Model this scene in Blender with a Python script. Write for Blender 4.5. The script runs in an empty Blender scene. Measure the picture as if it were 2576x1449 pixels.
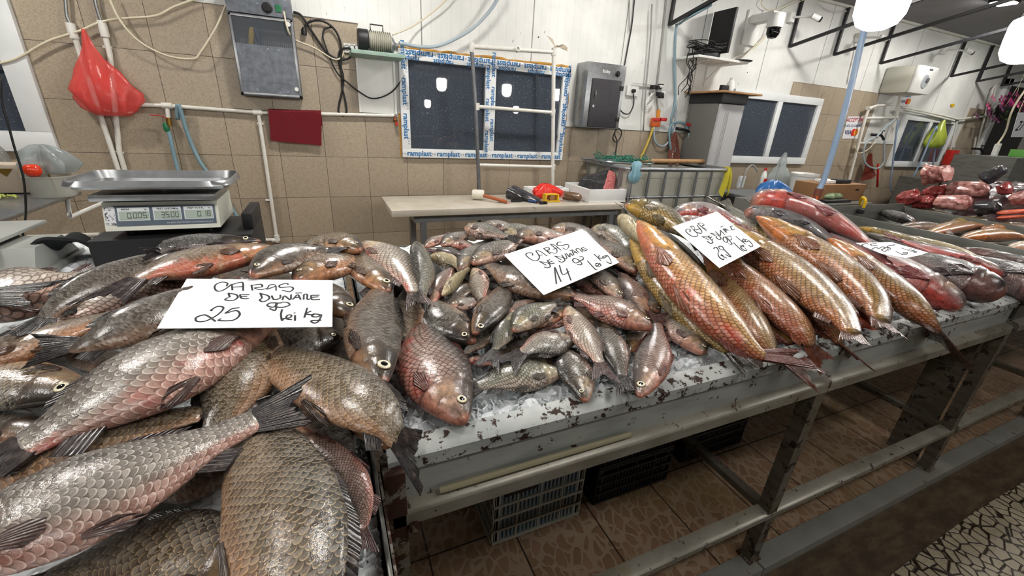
import bpy, bmesh, math, random
import numpy as np
from mathutils import Vector, Matrix
random.seed(7)
RNG = np.random.default_rng(5)
SC = bpy.context.scene
COL = SC.collection

# ---------------------------------------------------------------- camera
FPX, YAW, PIT, ROL = 1039.4, .427006, -.385984, .0586042
EYE = np.array([0., 0., 1.5])
def _axes():
    cy, sy = math.cos(YAW), math.sin(YAW)
    w = np.array([sy*math.cos(PIT), cy*math.cos(PIT), math.sin(PIT)])
    r = np.array([cy, -sy, 0.]); u = np.cross(r, w)
    c, s = math.cos(ROL), math.sin(ROL)
    return c*r+s*u, -s*r+c*u, w
AR, AU, AW = _axes()
cam = bpy.data.objects.new('camera', bpy.data.cameras.new('camera'))
COL.objects.link(cam)
cam.matrix_world = Matrix(((AR[0], AU[0], -AW[0], EYE[0]), (AR[1], AU[1], -AW[1], EYE[1]), (AR[2], AU[2], -AW[2], EYE[2]), (0, 0, 0, 1)))
cam.data.sensor_fit = 'HORIZONTAL'; cam.data.sensor_width = 36; cam.data.lens = 36*FPX/2576
cam.data.clip_start = .02; cam.data.clip_end = 60
SC.camera = cam

# ---------------------------------------------------------------- world, exposure
W = bpy.data.worlds.new('night'); SC.world = W; W.use_nodes = True
W.node_tree.nodes['Background'].inputs[0].default_value = (.75, .8, .9, 1)
W.node_tree.nodes['Background'].inputs[1].default_value = .02
SC.view_settings.view_transform = 'Standard'; SC.view_settings.look = 'None'
SC.view_settings.exposure = .06; SC.view_settings.gamma = 1; SC.view_settings.use_curve_mapping = False
SC.cycles.use_denoising = True
SC.cycles.use_adaptive_sampling = True; SC.cycles.adaptive_threshold = .02
SC.cycles.max_bounces = 6; SC.cycles.sample_clamp_indirect = 6; SC.cycles.caustics_reflective = False; SC.cycles.caustics_refractive = False
LAMP_POWER = 54.0      # emission strength of the pendant bulbs
TUBE_POWER = 13.0        # fluorescent panels over the aisle
FLOOD_POWER = 310.0      # floodlights under the ceiling between benches and wall
LAMP_X = [-2.05, -1.1, -.15, .8, 1.72, 2.78, 3.7, 4.65, 5.6, 6.6, 7.6]
LAMP_Y, LAMP_Z = 1.0, 1.84   # row over the benches, bottom of the bulbs

# ---------------------------------------------------------------- measuring
def ray(x, y):
    return AW+AR*((x-1288)/FPX)-AU*((y-724.5)/FPX)
def atY(x, y, Y): d = ray(x, y); return EYE+d*(Y/d[1])
def atZ(x, y, Z): d = ray(x, y); return EYE+d*((Z-1.5)/d[2])
def atX(x, y, X): d = ray(x, y); return EYE+d*(X/d[0])
def pix(P):
    d = np.asarray(P, float)-EYE; k = d@AW
    return np.array([1288+FPX*(d@AR)/k, 724.5-FPX*(d@AU)/k])
def atP(x, y, P, n):
    d = ray(x, y); return EYE+d*(((P-EYE)@n)/(d@n))
WALL = 3.9
def wp(x, y, off=.02): return atY(x, y, WALL-off)
def hit(x, y, f):
    d = ray(x, y); t = .15
    while t < 9:
        p = EYE+d*t
        if p[2] < f(p[0], p[1]):
            a, b = t-.02, t
            for _ in range(14):
                m = (a+b)/2; p = EYE+d*m
                if p[2] < f(p[0], p[1]): b = m
                else: a = m
            return EYE+d*b
        t += .02
    return EYE+d*3

# ---------------------------------------------------------------- materials
MATS = {}
def lin(c):
    if isinstance(c, str):
        c = tuple(int(c[i:i+2], 16)/255 for i in (0, 2, 4))
    return tuple(x/12.92 if x <= .04045 else ((x+.055)/1.055)**2.4 for x in c)
class NT:
    def __init__(s, name):
        s.m = bpy.data.materials.new(name); s.m.use_nodes = True
        s.t = s.m.node_tree; s.t.nodes.clear()
        s.out = s.n('ShaderNodeOutputMaterial'); s.b = s.n('ShaderNodeBsdfPrincipled'); s.l(s.b, 0, s.out, 0)
    def n(s, k, **kw):
        o = s.t.nodes.new(k)
        for a, v in kw.items(): setattr(o, a, v)
        return o
    def l(s, a, i, b, j): s.t.links.new(a.outputs[i], b.inputs[j])
    def val(s, x, inp):
        if isinstance(x, (int, float)): inp.default_value = x
        elif isinstance(x, tuple) and not hasattr(x[0], 'outputs'): inp.default_value = x
        else: s.t.links.new(x if hasattr(x, 'is_output') else x[0].outputs[x[1]], inp)
    def math(s, op, a, b=0., c=0., clamp=False):
        o = s.n('ShaderNodeMath', operation=op, use_clamp=clamp)
        for i, x in enumerate((a, b, c)): s.val(x, o.inputs[i])
        return o.outputs[0]
    def mix(s, f, a, b, mode='MIX'):
        o = s.n('ShaderNodeMix', data_type='RGBA', blend_type=mode)
        s.val(f, o.inputs[0])
        for x, i in ((a, 6), (b, 7)):
            if isinstance(x, str): x = lin(x)+(1,)
            s.val(x, o.inputs[i])
        return o.outputs[2]
    def ramp(s, f, stops):
        o = s.n('ShaderNodeValToRGB'); e = o.color_ramp.elements
        while len(e) < len(stops): e.new(.5)
        for q, (p, c) in zip(e, stops): q.position = p; q.color = (c if isinstance(c, tuple) else lin(c))+(1,) if not isinstance(c, float) else (c, c, c, 1)
        s.val(f, o.inputs[0]); return o.outputs[0]
    def step(s, x, a, b):
        o = s.n('ShaderNodeMapRange', interpolation_type='SMOOTHSTEP'); s.val(x, o.inputs[0]); o.inputs[1].default_value = a; o.inputs[2].default_value = b; return o.outputs[0]
    def coord(s, k='Object'):
        return s.n('ShaderNodeTexCoord').outputs[k]
    def pos(s): return s.n('ShaderNodeNewGeometry').outputs['Position']
    def noise(s, v, sc, det=3, rough=.55, dist=0):
        o = s.n('ShaderNodeTexNoise'); s.val(v, o.inputs['Vector']); o.inputs['Scale'].default_value = sc; o.inputs['Detail'].default_value = det; o.inputs['Roughness'].default_value = rough; o.inputs['Distortion'].default_value = dist
        return o.outputs[0]
    def voro(s, v, sc, feat='F1', out=0, rnd=1):
        o = s.n('ShaderNodeTexVoronoi', feature=feat); s.val(v, o.inputs['Vector']); o.inputs['Scale'].default_value = sc; o.inputs['Randomness'].default_value = rnd
        return o.outputs[out]
    def scale(s, v, k):
        o = s.n('ShaderNodeVectorMath', operation='MULTIPLY'); s.val(v, o.inputs[0]); o.inputs[1].default_value = k; return o.outputs[0]
    def bump(s, h, st=.3, d=.002):
        o = s.n('ShaderNodeBump'); s.val(h, o.inputs['Height']); o.inputs['Strength'].default_value = st; o.inputs['Distance'].default_value = d
        s.l(o, 0, s.b, s.b.inputs.find('Normal')); return o
    def set(s, **k):
        for a, v in k.items():
            i = s.b.inputs[a.replace('_', ' ')]
            if isinstance(v, str): v = lin(v)+(1,)
            s.val(v, i)
        return s
def mat(name, col, rough=.5, metal=0., col2=None, nsc=8., amt=.5, bump=0., bsc=60., dirt=None, dsc=12., dthr=.62, spec=.5, trans=0., alpha=1., emit=None, es=1., ior=1.45, coat=0.):
    if name in MATS: return MATS[name]
    t = NT(name); P = t.coord()
    c = lin(col)+(1,)
    if col2 is not None:
        f = t.step(t.noise(P, nsc, 4), .5-.25, .5+.25)
        c = t.mix(t.math('MULTIPLY', f, amt), c, lin(col2)+(1,))
    if dirt is not None:
        f = t.step(t.noise(P, dsc, 5, .65), dthr, dthr+.06)
        c = t.mix(f, c, lin(dirt)+(1,))
        t.set(Roughness=t.math('ADD', rough, t.math('MULTIPLY', f, .3), clamp=True))
    else: t.set(Roughness=rough)
    t.set(Base_Color=c, Metallic=metal, Transmission_Weight=trans, Alpha=alpha, IOR=ior, Coat_Weight=coat)
    t.b.inputs['Specular IOR Level'].default_value = spec
    if emit: t.set(Emission_Color=emit, Emission_Strength=es)
    if bump: t.bump(t.noise(P, bsc, 4), bump, .003)
    MATS[name] = t.m; return t.m

# ---------------------------------------------------------------- mesh builder
def crv(pts, k=6, closed=False):
    P = [np.asarray(p, float) for p in pts]; n = len(P); out = []
    if n < 3 and not closed: return P
    for i in range(n if closed else n-1):
        if closed: a, b, c, d = P[i-1], P[i], P[(i+1) % n], P[(i+2) % n]
        else: b, c = P[i], P[i+1]; a = P[i-1] if i else 2*b-c; d = P[i+2] if i+2 < n else 2*c-b
        for j in range(k):
            t = j/k
            out.append(.5*((2*b)+(-a+c)*t+(2*a-5*b+4*c-d)*t*t+(-a+3*b-3*c+d)*t**3))
    if not closed: out.append(P[-1])
    return out
def unit(v):
    v = np.asarray(v, float); return v/(np.linalg.norm(v)+1e-12)
class MB:
    def __init__(s): s.v = []; s.f = []; s.m = []; s.mi = 0
    def add(s, V, F):
        o = len(s.v); s.v += [tuple(map(float, p)) for p in V]; s.f += [tuple(i+o for i in f) for f in F]; s.m += [s.mi]*len(F); return s
    def box(s, a, b, bev=0., M=None, off=None):
        (x0, y0, z0), (x1, y1, z1) = a, b
        if bev <= 0:
            V = [(x, y, z) for z in (z0, z1) for y in (y0, y1) for x in (x0, x1)]; F = [(0, 2, 3, 1), (4, 5, 7, 6), (0, 1, 5, 4), (2, 6, 7, 3), (0, 4, 6, 2), (1, 3, 7, 5)]
        else:
            bm = bmesh.new(); bmesh.ops.create_cube(bm, size=1)
            for q in bm.verts: q.co = Vector(((x0+x1)/2+q.co.x*abs(x1-x0), (y0+y1)/2+q.co.y*abs(y1-y0), (z0+z1)/2+q.co.z*abs(z1-z0)))
            bmesh.ops.bevel(bm, geom=bm.edges[:], offset=bev, segments=2, affect='EDGES', profile=.6)
            bm.verts.index_update(); V = [tuple(q.co) for q in bm.verts]; F = [tuple(q.index for q in f.verts) for f in bm.faces]; bm.free()
        if M is not None: V = [tuple(M@np.array(p)) for p in V]
        if off is not None: V = [tuple(np.array(p)+off) for p in V]
        return s.add(V, F)
    def tube(s, pts, r, n=8, cap=True, flat=1.):
        P = [np.asarray(p, float) for p in pts]
        P = [p for i, p in enumerate(P) if i == 0 or np.linalg.norm(p-P[i-1]) > 1e-6]
        if len(P) < 2: return s
        R = r if hasattr(r, '__len__') else [r]*len(P)
        T = [unit(P[min(i+1, len(P)-1)]-P[max(i-1, 0)]) for i in range(len(P))]
        a = np.cross(T[0], (0, 0, 1)); a = np.cross(T[0], (1, 0, 0)) if np.linalg.norm(a) < .1 else a
        a = unit(a); V = []
        for p, t, q in zip(P, T, R):
            a = unit(a-t*(a@t)); b = np.cross(t, a)
            V += [p+q*(a*math.cos(k*2*math.pi/n)+b*flat*math.sin(k*2*math.pi/n)) for k in range(n)]
        F = [(i*n+k, i*n+(k+1) % n, (i+1)*n+(k+1) % n, (i+1)*n+k) for i in range(len(P)-1) for k in range(n)]
        if cap: F += [tuple(range(n-1, -1, -1)), tuple((len(P)-1)*n+k for k in range(n))]
        return s.add(V, F)
    def bar(s, a, b, w, h, up=(0, 0, 1)):
        a = np.asarray(a, float); b = np.asarray(b, float); t = unit(b-a); x = unit(np.cross(t, up)); y = np.cross(x, t)
        V = [p+x*i*w/2+y*j*h/2 for p in (a, b) for i, j in ((-1, -1), (1, -1), (1, 1), (-1, 1))]
        return s.add(V, [(3, 2, 1, 0), (4, 5, 6, 7), (0, 1, 5, 4), (1, 2, 6, 5), (2, 3, 7, 6), (3, 0, 4, 7)])
    def lathe(s, prof, c=(0, 0, 0), n=20, ax=(0, 0, 1), cap=True):
        z = unit(ax); x = np.cross(z, (0, 1, 0)); x = np.cross(z, (1, 0, 0)) if np.linalg.norm(x) < .1 else x
        x = unit(x); y = np.cross(z, x); c = np.asarray(c, float)
        V = [c+z*h+r*(x*math.cos(k*2*math.pi/n)+y*math.sin(k*2*math.pi/n)) for r, h in prof for k in range(n)]
        m = len(prof); F = [(i*n+k, i*n+(k+1) % n, (i+1)*n+(k+1) % n, (i+1)*n+k) for i in range(m-1) for k in range(n)]
        if cap: F += [tuple(range(n-1, -1, -1)), tuple((m-1)*n+k for k in range(n))]
        return s.add(V, F)
    def ext(s, poly, d):           # closed 3-D polygon pushed along d
        P = [np.asarray(p, float) for p in poly]; n = len(P); d = np.asarray(d, float)
        return s.add(P+[p+d for p in P], [tuple(range(n-1, -1, -1)), tuple(range(n, 2*n))]+[(i, (i+1) % n, n+(i+1) % n, n+i) for i in range(n)])
    def grid(s, G, close=False):
        nu, nv = len(G), len(G[0]); V = [p for r in G for p in r]
        F = [(i*nv+j, i*nv+j+1, (i+1)*nv+j+1, (i+1)*nv+j) for i in range(nu-1) for j in range(nv-1)]
        return s.add(V, F)
    def sheet(s, G, th):           # grid with thickness along its normals
        G = np.array(G, float); du = np.gradient(G, axis=0); dv = np.gradient(G, axis=1)
        N = np.cross(du, dv); N /= np.linalg.norm(N, axis=2, keepdims=True)+1e-9
        A = G+N*th/2; B = G-N*th/2; nu, nv = G.shape[:2]
        s.grid(A.tolist()); s.grid([r[::-1] for r in B.tolist()])
        rim = [(i, 0) for i in range(nu)]+[(nu-1, j) for j in range(1, nv)]+[(i, nv-1) for i in range(nu-2, -1, -1)]+[(0, j) for j in range(nv-2, 0, -1)]
        n = len(rim); V = [A[i, j] for i, j in rim]+[B[i, j] for i, j in rim]
        return s.add(V, [(k, n+k, n+(k+1) % n, (k+1) % n) for k in range(n)])
    def text(s, body, P, X, Y, size, depth=.0006, bold=0., align='CENTER', shear=0.):
        c = bpy.data.curves.new('t', 'FONT'); c.body = body; c.size = 1; c.align_x = align; c.align_y = 'CENTER'; c.offset = bold; c.shear = shear; c.resolution_u = 2
        o = bpy.data.objects.new('t', c); COL.objects.link(o)
        me = o.to_mesh(); P = np.asarray(P, float); X = unit(X); Y = unit(Y); N = np.cross(X, Y)
        V = [P+X*q.co.x*size+Y*q.co.y*size+N*depth for q in me.vertices]; F = [tuple(f.vertices) for f in me.polygons]
        s.add(V, F); o.to_mesh_clear(); bpy.data.objects.remove(o); bpy.data.curves.remove(c); return s
    def build(s, name, mats, parent=None, label=None, cat=None, group=None, kind=None, ang=40, org=None):
        A = np.array(s.v); lo, hi = A.min(0), A.max(0)
        o3 = np.array([(lo[0]+hi[0])/2, (lo[1]+hi[1])/2, lo[2]]) if org is None else np.asarray(org, float)
        me = bpy.data.meshes.new(name); me.from_pydata((A-o3).tolist(), [], s.f)
        for m in (mats if isinstance(mats, (list, tuple)) else [mats]): me.materials.append(m)
        me.polygons.foreach_set('material_index', s.m)
        bm = bmesh.new(); bm.from_mesh(me); bmesh.ops.recalc_face_normals(bm, faces=bm.faces); bm.to_mesh(me); bm.free()
        me.polygons.foreach_set('use_smooth', [True]*len(me.polygons)); me.set_sharp_from_angle(angle=math.radians(ang))
        return link(bpy.data.objects.new(name, me), o3, parent, label, cat, group, kind)
WORG = {}
def link(o, org, parent=None, label=None, cat=None, group=None, kind=None):
    COL.objects.link(o); org = np.asarray(org, float)
    if parent is not None:
        o.parent = parent; o.location = org-WORG[parent.name]
    else: o.location = org
    WORG[o.name] = org
    if label: o['label'] = label
    if cat and parent is None: o['category'] = cat
    if group and parent is None: o['group'] = group
    if kind: o['kind'] = kind
    return o
def thing(name, label, cat, loc, group=None, kind=None):
    o = bpy.data.objects.new(name, None); o.empty_display_size = .05
    return link(o, loc, None, label, cat, group, kind)
def struct(name, mb, m, ang=30, label=None, parent=None):
    return mb.build(name, m, parent, label, kind='structure' if parent is None else None, ang=ang)
# ---------------------------------------------------------------- room shell
X0, X1, Y0, Y1, ZC = -4.0, 13.2, -4.0, WALL, 3.03
TS, TX, TZ = .331, -1.315, 1.796
def m_panel():
    t = NT('white ribbed panel'); p = t.pos()
    s = t.n('ShaderNodeSeparateXYZ'); t.l(s, 0, s, 0) if False else t.val(p, s.inputs[0]); x = s.outputs[0]; z = s.outputs[2]
    rib = t.step(t.math('ABSOLUTE', t.math('SUBTRACT', t.math('FRACT', t.math('MULTIPLY', x, 1/.083)), .5)), .46, .5)
    jt = t.step(t.math('ABSOLUTE', t.math('SUBTRACT', t.math('FRACT', t.math('MULTIPLY', t.math('ADD', x, .17), 1/1.0)), .5)), .493, .498)
    c = t.mix(t.step(t.noise(p, 3.0, 4), .35, .75), 'd3d4d0', 'e2e2de')
    c = t.mix(t.math('MULTIPLY', rib, .16), c, '8d8f8c'); c = t.mix(t.math('MULTIPLY', jt, .75), c, '3c3d3c')
    sp = t.step(t.noise(t.scale(p, (1, 1, .35)), 30, 2, .5), .72, .76); c = t.mix(t.math('MULTIPLY', sp, .7), c, '6a6660')
    dots = t.math('LESS_THAN', t.voro(p, 4.5), .035); c = t.mix(dots, c, '2a2826')
    t.set(Base_Color=c, Roughness=.42); t.bump(t.math('ADD', rib, t.math('MULTIPLY', jt, 2.)), .25, -.003)
    return t.m
def m_tiles(name, c1, c2, mort, ax, w, ox, oz, rough=.35):
    t = NT(name); p = t.pos(); s = t.n('ShaderNodeSeparateXYZ'); t.val(p, s.inputs[0])
    a = s.outputs[0]; b = s.outputs[ax]
    def edge(v, o): return t.math('ABSOLUTE', t.math('SUBTRACT', t.math('FRACT', t.math('MULTIPLY', t.math('SUBTRACT', v, o), 1/w)), .5))
    e = t.math('MAXIMUM', edge(a, ox), edge(b, oz)); g = t.step(e, .5-.0022/w, .5-.0009/w)
    c = t.mix(t.step(t.noise(p, 130, 2, .6), .4, .68), c1, c2)
    wn = t.n('ShaderNodeTexWhiteNoise', noise_dimensions='2D'); cm = t.n('ShaderNodeCombineXYZ')
    t.val(t.math('FLOOR', t.math('MULTIPLY', t.math('SUBTRACT', a, ox), 1/w)), cm.inputs[0]); t.val(t.math('FLOOR', t.math('MULTIPLY', t.math('SUBTRACT', b, oz), 1/w)), cm.inputs[1]); t.l(cm, 0, wn, 0)
    c = t.mix(.5, c, t.mix(t.math('MULTIPLY', wn.outputs[0], .35), c, mort))
    d = t.step(t.noise(p, 9, 5, .7), .66, .72); c = t.mix(t.math('MULTIPLY', d, .3), c, '5d4c3c')
    c = t.mix(g, c, mort); t.set(Base_Color=c, Roughness=t.math('ADD', rough, t.math('MULTIPLY', g, .4))); t.bump(g, .5, -.002)
    return t.m
PANEL = m_panel(); TILE = m_tiles('beige speckled wall tile', 'ab9d89', '988a77', '3a3129', 2, TS, TX, TZ)
def m_pebble():
    t = NT('brown pebble pattern floor tile'); p = t.pos(); s = t.n('ShaderNodeSeparateXYZ'); t.val(p, s.inputs[0]); w = .335
    q = t.math('MULTIPLY', t.noise(p, 14, 3), .055)
    pv = t.n('ShaderNodeVectorMath', operation='ADD'); t.val(p, pv.inputs[0]); cmb = t.n('ShaderNodeCombineXYZ'); t.val(q, cmb.inputs[0]); t.val(q, cmb.inputs[1]); t.l(cmb, 0, pv, 1)
    v = t.scale(pv.outputs[0], (1, .7, 1))
    f1 = t.voro(v, 24, 'F1', 0); d = t.math('SUBTRACT', t.voro(v, 24, 'DISTANCE_TO_EDGE'), t.math('MULTIPLY', t.math('MAXIMUM', t.math('SUBTRACT', f1, .40), 0.), .16)); cell = t.voro(v, 24, 'F1', 1)
    c = t.mix(t.step(d, .045, .10), '9a856e', t.mix(t.noise(cell, 3), '70543e', '987a60'))
    c = t.mix(t.math('MULTIPLY', t.step(t.noise(p, 1.6, 4), .42, .7), .5), c, '6b5a33')
    def edge(a, o): return t.math('ABSOLUTE', t.math('SUBTRACT', t.math('FRACT', t.math('MULTIPLY', t.math('SUBTRACT', a, o), 1/w)), .5))
    e = t.math('MAXIMUM', edge(s.outputs[0], .20), edge(s.outputs[1], .87-.5*w)); g = t.step(e, .5-.0045/w, .5-.002/w)
    c = t.mix(g, c, '2c2018'); t.set(Base_Color=c, Roughness=t.math('ADD', .22, t.math('MULTIPLY', t.noise(p, 12), .25)))
    t.bump(t.step(d, .02, .2), .5, .003); return t.m
def m_wetfloor():
    t = NT('wet brown aisle floor'); p = t.pos()
    c = t.mix(t.step(t.noise(t.scale(p, (1, 3, 1)), 9, 5, .65), .35, .7), '43372a', '645540')
    c = t.mix(t.step(t.noise(p, 70, 2), .6, .75), c, '2a2016'); t.set(Base_Color=c, Roughness=t.math('ADD', .18, t.math('MULTIPLY', t.noise(p, 18, 4), .4)))
    t.bump(t.noise(p, 60, 4), .25, .004); return t.m
def m_mosaic():
    t = NT('broken white tile mosaic'); p = t.pos()
    d = t.voro(p, 21, 'DISTANCE_TO_EDGE'); c = t.mix(t.step(d, .04, .09), '2b2115', t.mix(t.noise(t.voro(p, 21, 'F1', 1), 2), '9a8f78', 'b8ad96'))
    t.set(Base_Color=c, Roughness=t.math('ADD', .12, t.math('MULTIPLY', t.noise(p, 25, 3), .35))); t.bump(t.math('ADD', t.step(d, .0, .1), t.noise(p, 40, 3)), .4, .004); return t.m
PEBBLE, WETF, MOSA = m_pebble(), m_wetfloor(), m_mosaic()
CEIL = mat('brown ceiling board', '4b3a2e', .7, col2='5a4a3c', nsc=5)
GREYC = mat('grey ceiling edge', '77757a', .7, col2='69666a', nsc=4)
DIM = mat('dim plaster', '6d6c69', .8, col2='5c5a57', nsc=2)
CONC = mat('grey painted kerb', '85847f', .42, col2='6a665a', nsc=7, dirt='4a3a28', dthr=.66)
struct('wall_back', MB().box((X0, Y1, 0), (X1, Y1+.12, ZC)), PANEL)
struct('wall_left', MB().box((X0-.12, Y0, 0), (X0, Y1, ZC)), DIM)
struct('wall_right', MB().box((X1, Y0, 0), (X1+.12, Y1, ZC)), PANEL)
struct('wall_front', MB().box((X0, Y0-.12, 0), (X1, Y0, ZC)), DIM)
struct('ceiling', MB().box((X0, Y0, ZC), (X1, Y1, ZC+.1)), CEIL)
tb = MB()
tb.box((X0, Y1-.012, 0), (.332, Y1-.0005, 2.12)).box((.332, Y1-.012, 0), (X1, Y1-.0005, 1.468))
tb.box((5.45, Y1-.012, 1.468), (7.3, Y1-.0005, 2.13)).box((9.95, Y1-.012, 1.468), (10.75, Y1-.0005, 2.1))
struct('wall_back_tiling', tb, TILE)
struct('floor', MB().box((X0, .62, -.08), (X1, Y1, 0)), PEBBLE)
struct('floor_aisle', MB().box((X0, Y0, -.12), (X1, .545, -.04)), WETF)
kb = MB()
for a, b in ((-.2, 1.345), (1.35, 3.2), (3.205, 5.2), (5.205, 8)): kb.box((a, .545, -.1), (b, .62, .003), .006)
struct('trim_1', kb, CONC)
mo = [atZ(x, y, -.04) for x, y in ((2240, 1449), (2330, 1380), (2450, 1290), (2620, 1185), (2900, 1300), (2900, 1700), (2300, 1700))]
struct('floor_mosaic', MB().ext([p+np.array((0, 0, .001)) for p in mo], (0, 0, .006)), MOSA)
struct('trim_2', MB().tube([(X0, Y1-.03, ZC-.03), (X1, Y1-.03, ZC-.03)], .022), mat('white pipe', 'dcdbd4', .35, col2='c6c2b6', nsc=20))
struct('trim_3', MB().box((X0, 2.75, ZC-.03), (X1, Y1-.06, ZC-.001)), GREYC)
PVC = MATS['white pipe']
UPVC = mat('white window plastic', 'dfe2e2', .3, col2='cfd2d2', nsc=6)
GLASS = NT('dark night window glass'); _p = GLASS.pos()
GLASS.set(Base_Color=GLASS.mix(GLASS.step(GLASS.noise(_p, 75, 3, .7), .60, .68), '3e454f', '878c92'), Roughness=GLASS.math('ADD', .015, GLASS.math('MULTIPLY', GLASS.step(GLASS.noise(_p, 3, 4), .4, .8), .03)), IOR=1.75)  # opaque pane: night behind and the dim hall's reflection are set as base colour
GLASS = GLASS.m
def window(n, x0, x1, z0, z1, fr, mull=(), mw=.07, sash=.0, y=WALL, frame=UPVC):
    root = struct('window_%d' % n, MB().box((x0-.001, y+.004, z0), (x1, y+.03, z1)), mat('dark reveal', '1c1d1f', .8))
    m = MB(); a, b = y-.045, y+.001
    m.box((x0, a, z0), (x1, b, z0+fr), .004).box((x0, a, z1-fr), (x1, b, z1), .004).box((x0, a, z0+fr), (x0+fr, b, z1-fr), .004).box((x1-fr, a, z0+fr), (x1, b, z1-fr), .004)
    for q in mull: m.box((q-mw/2, a, z0+fr), (q+mw/2, b, z1-fr), .004)
    f = m.build('window_frame', frame, root)
    cuts = [x0+fr]+[c for q in mull for c in (q-mw/2, q+mw/2)]+[x1-fr]
    for i in range(0, len(cuts), 2): MB().box((cuts[i], y-.02, z0+fr), (cuts[i+1], y-.012, z1-fr)).build('window_pane', GLASS, root)
    return root, f
window(1, -3.4, -1.63, 1.135, 3.0, .125)
w2, w2f = window(2, .63, 2.235, 1.143, 1.985, .075, (1.43,), .1)
window(3, 4.45, 6.08, 1.15, 1.975, .085, (5.27,), .085)
window(4, 8.1, 9.66, 1.14, 1.91, .085, (8.87,), .085)
# protective tape with printed lettering on the second window
BLUE = mat('blue print', '2b6ea3', .5); INK = mat('black marker ink', '14161a', .5); GREYP = mat('grey print', '6d7a86', .5)
tx = MB(); ty = WALL-.0455
def tape(x, z, ang, s, body='ramplast', bold=.03, mi=0):
    c, q = math.cos(ang), math.sin(ang); tx.mi = mi
    tx.text(body, (x, ty, z), (c, 0, q), (-q, 0, c), s, .0005, bold)
for i in range(6):
    tape(.80+.265*i, 1.957, math.pi, .066); tape(.71+.29*i, 1.918, math.pi, .05)
    tape(.775+.265*i, 1.178, 0, .062)
    for k, xx in enumerate((.67+.265*i,)): tape(xx-.02, 1.178, 0, .03, '\u25a0 \u25b2 \u25cf' if False else 'o a o', .01, 1)
    if i < 5: tape(.93+.265*i, 1.957, math.pi, .03, 'o a o', .01, 1)
for i in range(3):
    for x, s in ((.668, .06), (1.405, .056), (1.455, .056), (2.195, .06)): tape(x, 1.30+.27*i+(.1 if x in (1.455, .668) else 0), -math.pi/2 if x < 1.5 else math.pi/2, s)
    tape(.69, 1.28+.28*i, -math.pi/2, .028, 'o a o', .01, 1); tape(2.22, 1.45+.24*i, math.pi/2, .045)
tx.build('lettering', [BLUE, GREYP], w2)
FOAM = mat('yellow expanding foam', 'b98a3e', .8, col2='7a5320', nsc=40, bump=.5)
fm = MB(); rr = random.Random(3)
top = [(.60+.055*i, WALL-.012+rr.uniform(-.004, .004), 1.992+rr.uniform(-.006, .008)) for i in range(31)]
fm.tube(crv(top, 2), .014, 6); rt = [(2.245+rr.uniform(-.006, .006), WALL-.012, 1.97-.06*i) for i in range(14)]; fm.tube(crv(rt, 2), .011, 6)
fm.tube([(.622, WALL-.01, 1.5), (.62, WALL-.01, 1.15)], .008, 6)
struct('trim_4', fm, FOAM)
# faint lettering stuck inside the left pane
g = MB(); yy = WALL-.0205
g.text('Instagram: viva_este_bher', (1.02, yy, 1.868), (1, 0, -.02), (.02, 0, 1), .05, .0004)
g.text('Facebook: Bogdan Esth', (1.0, yy, 1.815), (1, 0, -.02), (.02, 0, 1), .05, .0004)
g.build('pane_lettering', mat('faded grey film', '3b3e42', .5), w2)
# the doorway at the far end, a flat dark panel painted for the unlit opening
dr = struct('door_1', MB().box((10.85, WALL-.02, 0), (12.3, WALL-.0125, 2.5)), mat('dark doorway', '121314', .5))
MB().box((10.72, WALL-.06, 0), (10.85, WALL, 2.6), .005).box((10.72, WALL-.06, 2.5), (12.4, WALL, 2.6), .005).build('door_frame', UPVC, dr)
# white trim strips edging the tiling
struct('trim_5', MB().box((2.25, WALL-.02, 1.468), (4.44, WALL-.001, 1.515)).box((7.3, WALL-.02, 1.468), (8.09, WALL-.001, 1.515)).box((9.67, WALL-.02, 1.468), (9.95, WALL-.001, 1.515)).box((-.52, WALL-.022, 2.12), (.34, WALL-.001, 2.13)).box((-1.0, WALL-.02, 2.12), (-.5, WALL-.001, 2.19)), mat('white trim metal', 'd5d6d3', .4))
# ---------------------------------------------------------------- pendant lamps
BULB = NT('lit white bulb'); BULB.set(Base_Color='ffffff', Emission_Color=(1., .965, .92, 1), Emission_Strength=LAMP_POWER); BULB = BULB.m
BLKL = mat('black lamp metal', '1d1d1f', .5)
SOCK = mat('black lamp socket', '1b1b1c', .4); CORD = mat('black flex', '161616', .5); SILV = mat('aluminium', 'b9bcc0', .3, 1.)
def pendant(x, y, z, label, grp='white bulbs over the benches'):
    r = thing('pendant_lamp', label, 'lamp', (x, y, z), grp)
    pr = [(.0, 0), (.03, .003), (.055, .016), (.07, .045), (.073, .09), (.073, .15), (.068, .165), (.05, .175)]
    MB().lathe(pr, (x, y, z), 20).build('bulb', BULB, r)
    MB().lathe([(.05, .175), (.045, .2), (.03, .225), (.024, .27), (.02, .275)], (x, y, z), 14).build('socket', SOCK, r)
    MB().tube([(x, y, z+.27), (x, y, ZC-.001)], .004, 6).build('cord', CORD, r)
for i, x in enumerate(LAMP_X):
    pendant(x, LAMP_Y, LAMP_Z, {4: 'big white lit bulb hanging over the carp, nearest to the camera', 5: 'second lit bulb at the right edge of the view, beyond the nearest one'}.get(i, 'white lit bulb hanging in the row over the fish benches'))
for x in (.1, 2.44, 4.8, 7.2): pendant(x, -3.2, 1.66, 'white lit bulb hanging over the aisle behind the buyer', 'white bulbs over the aisle')

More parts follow.
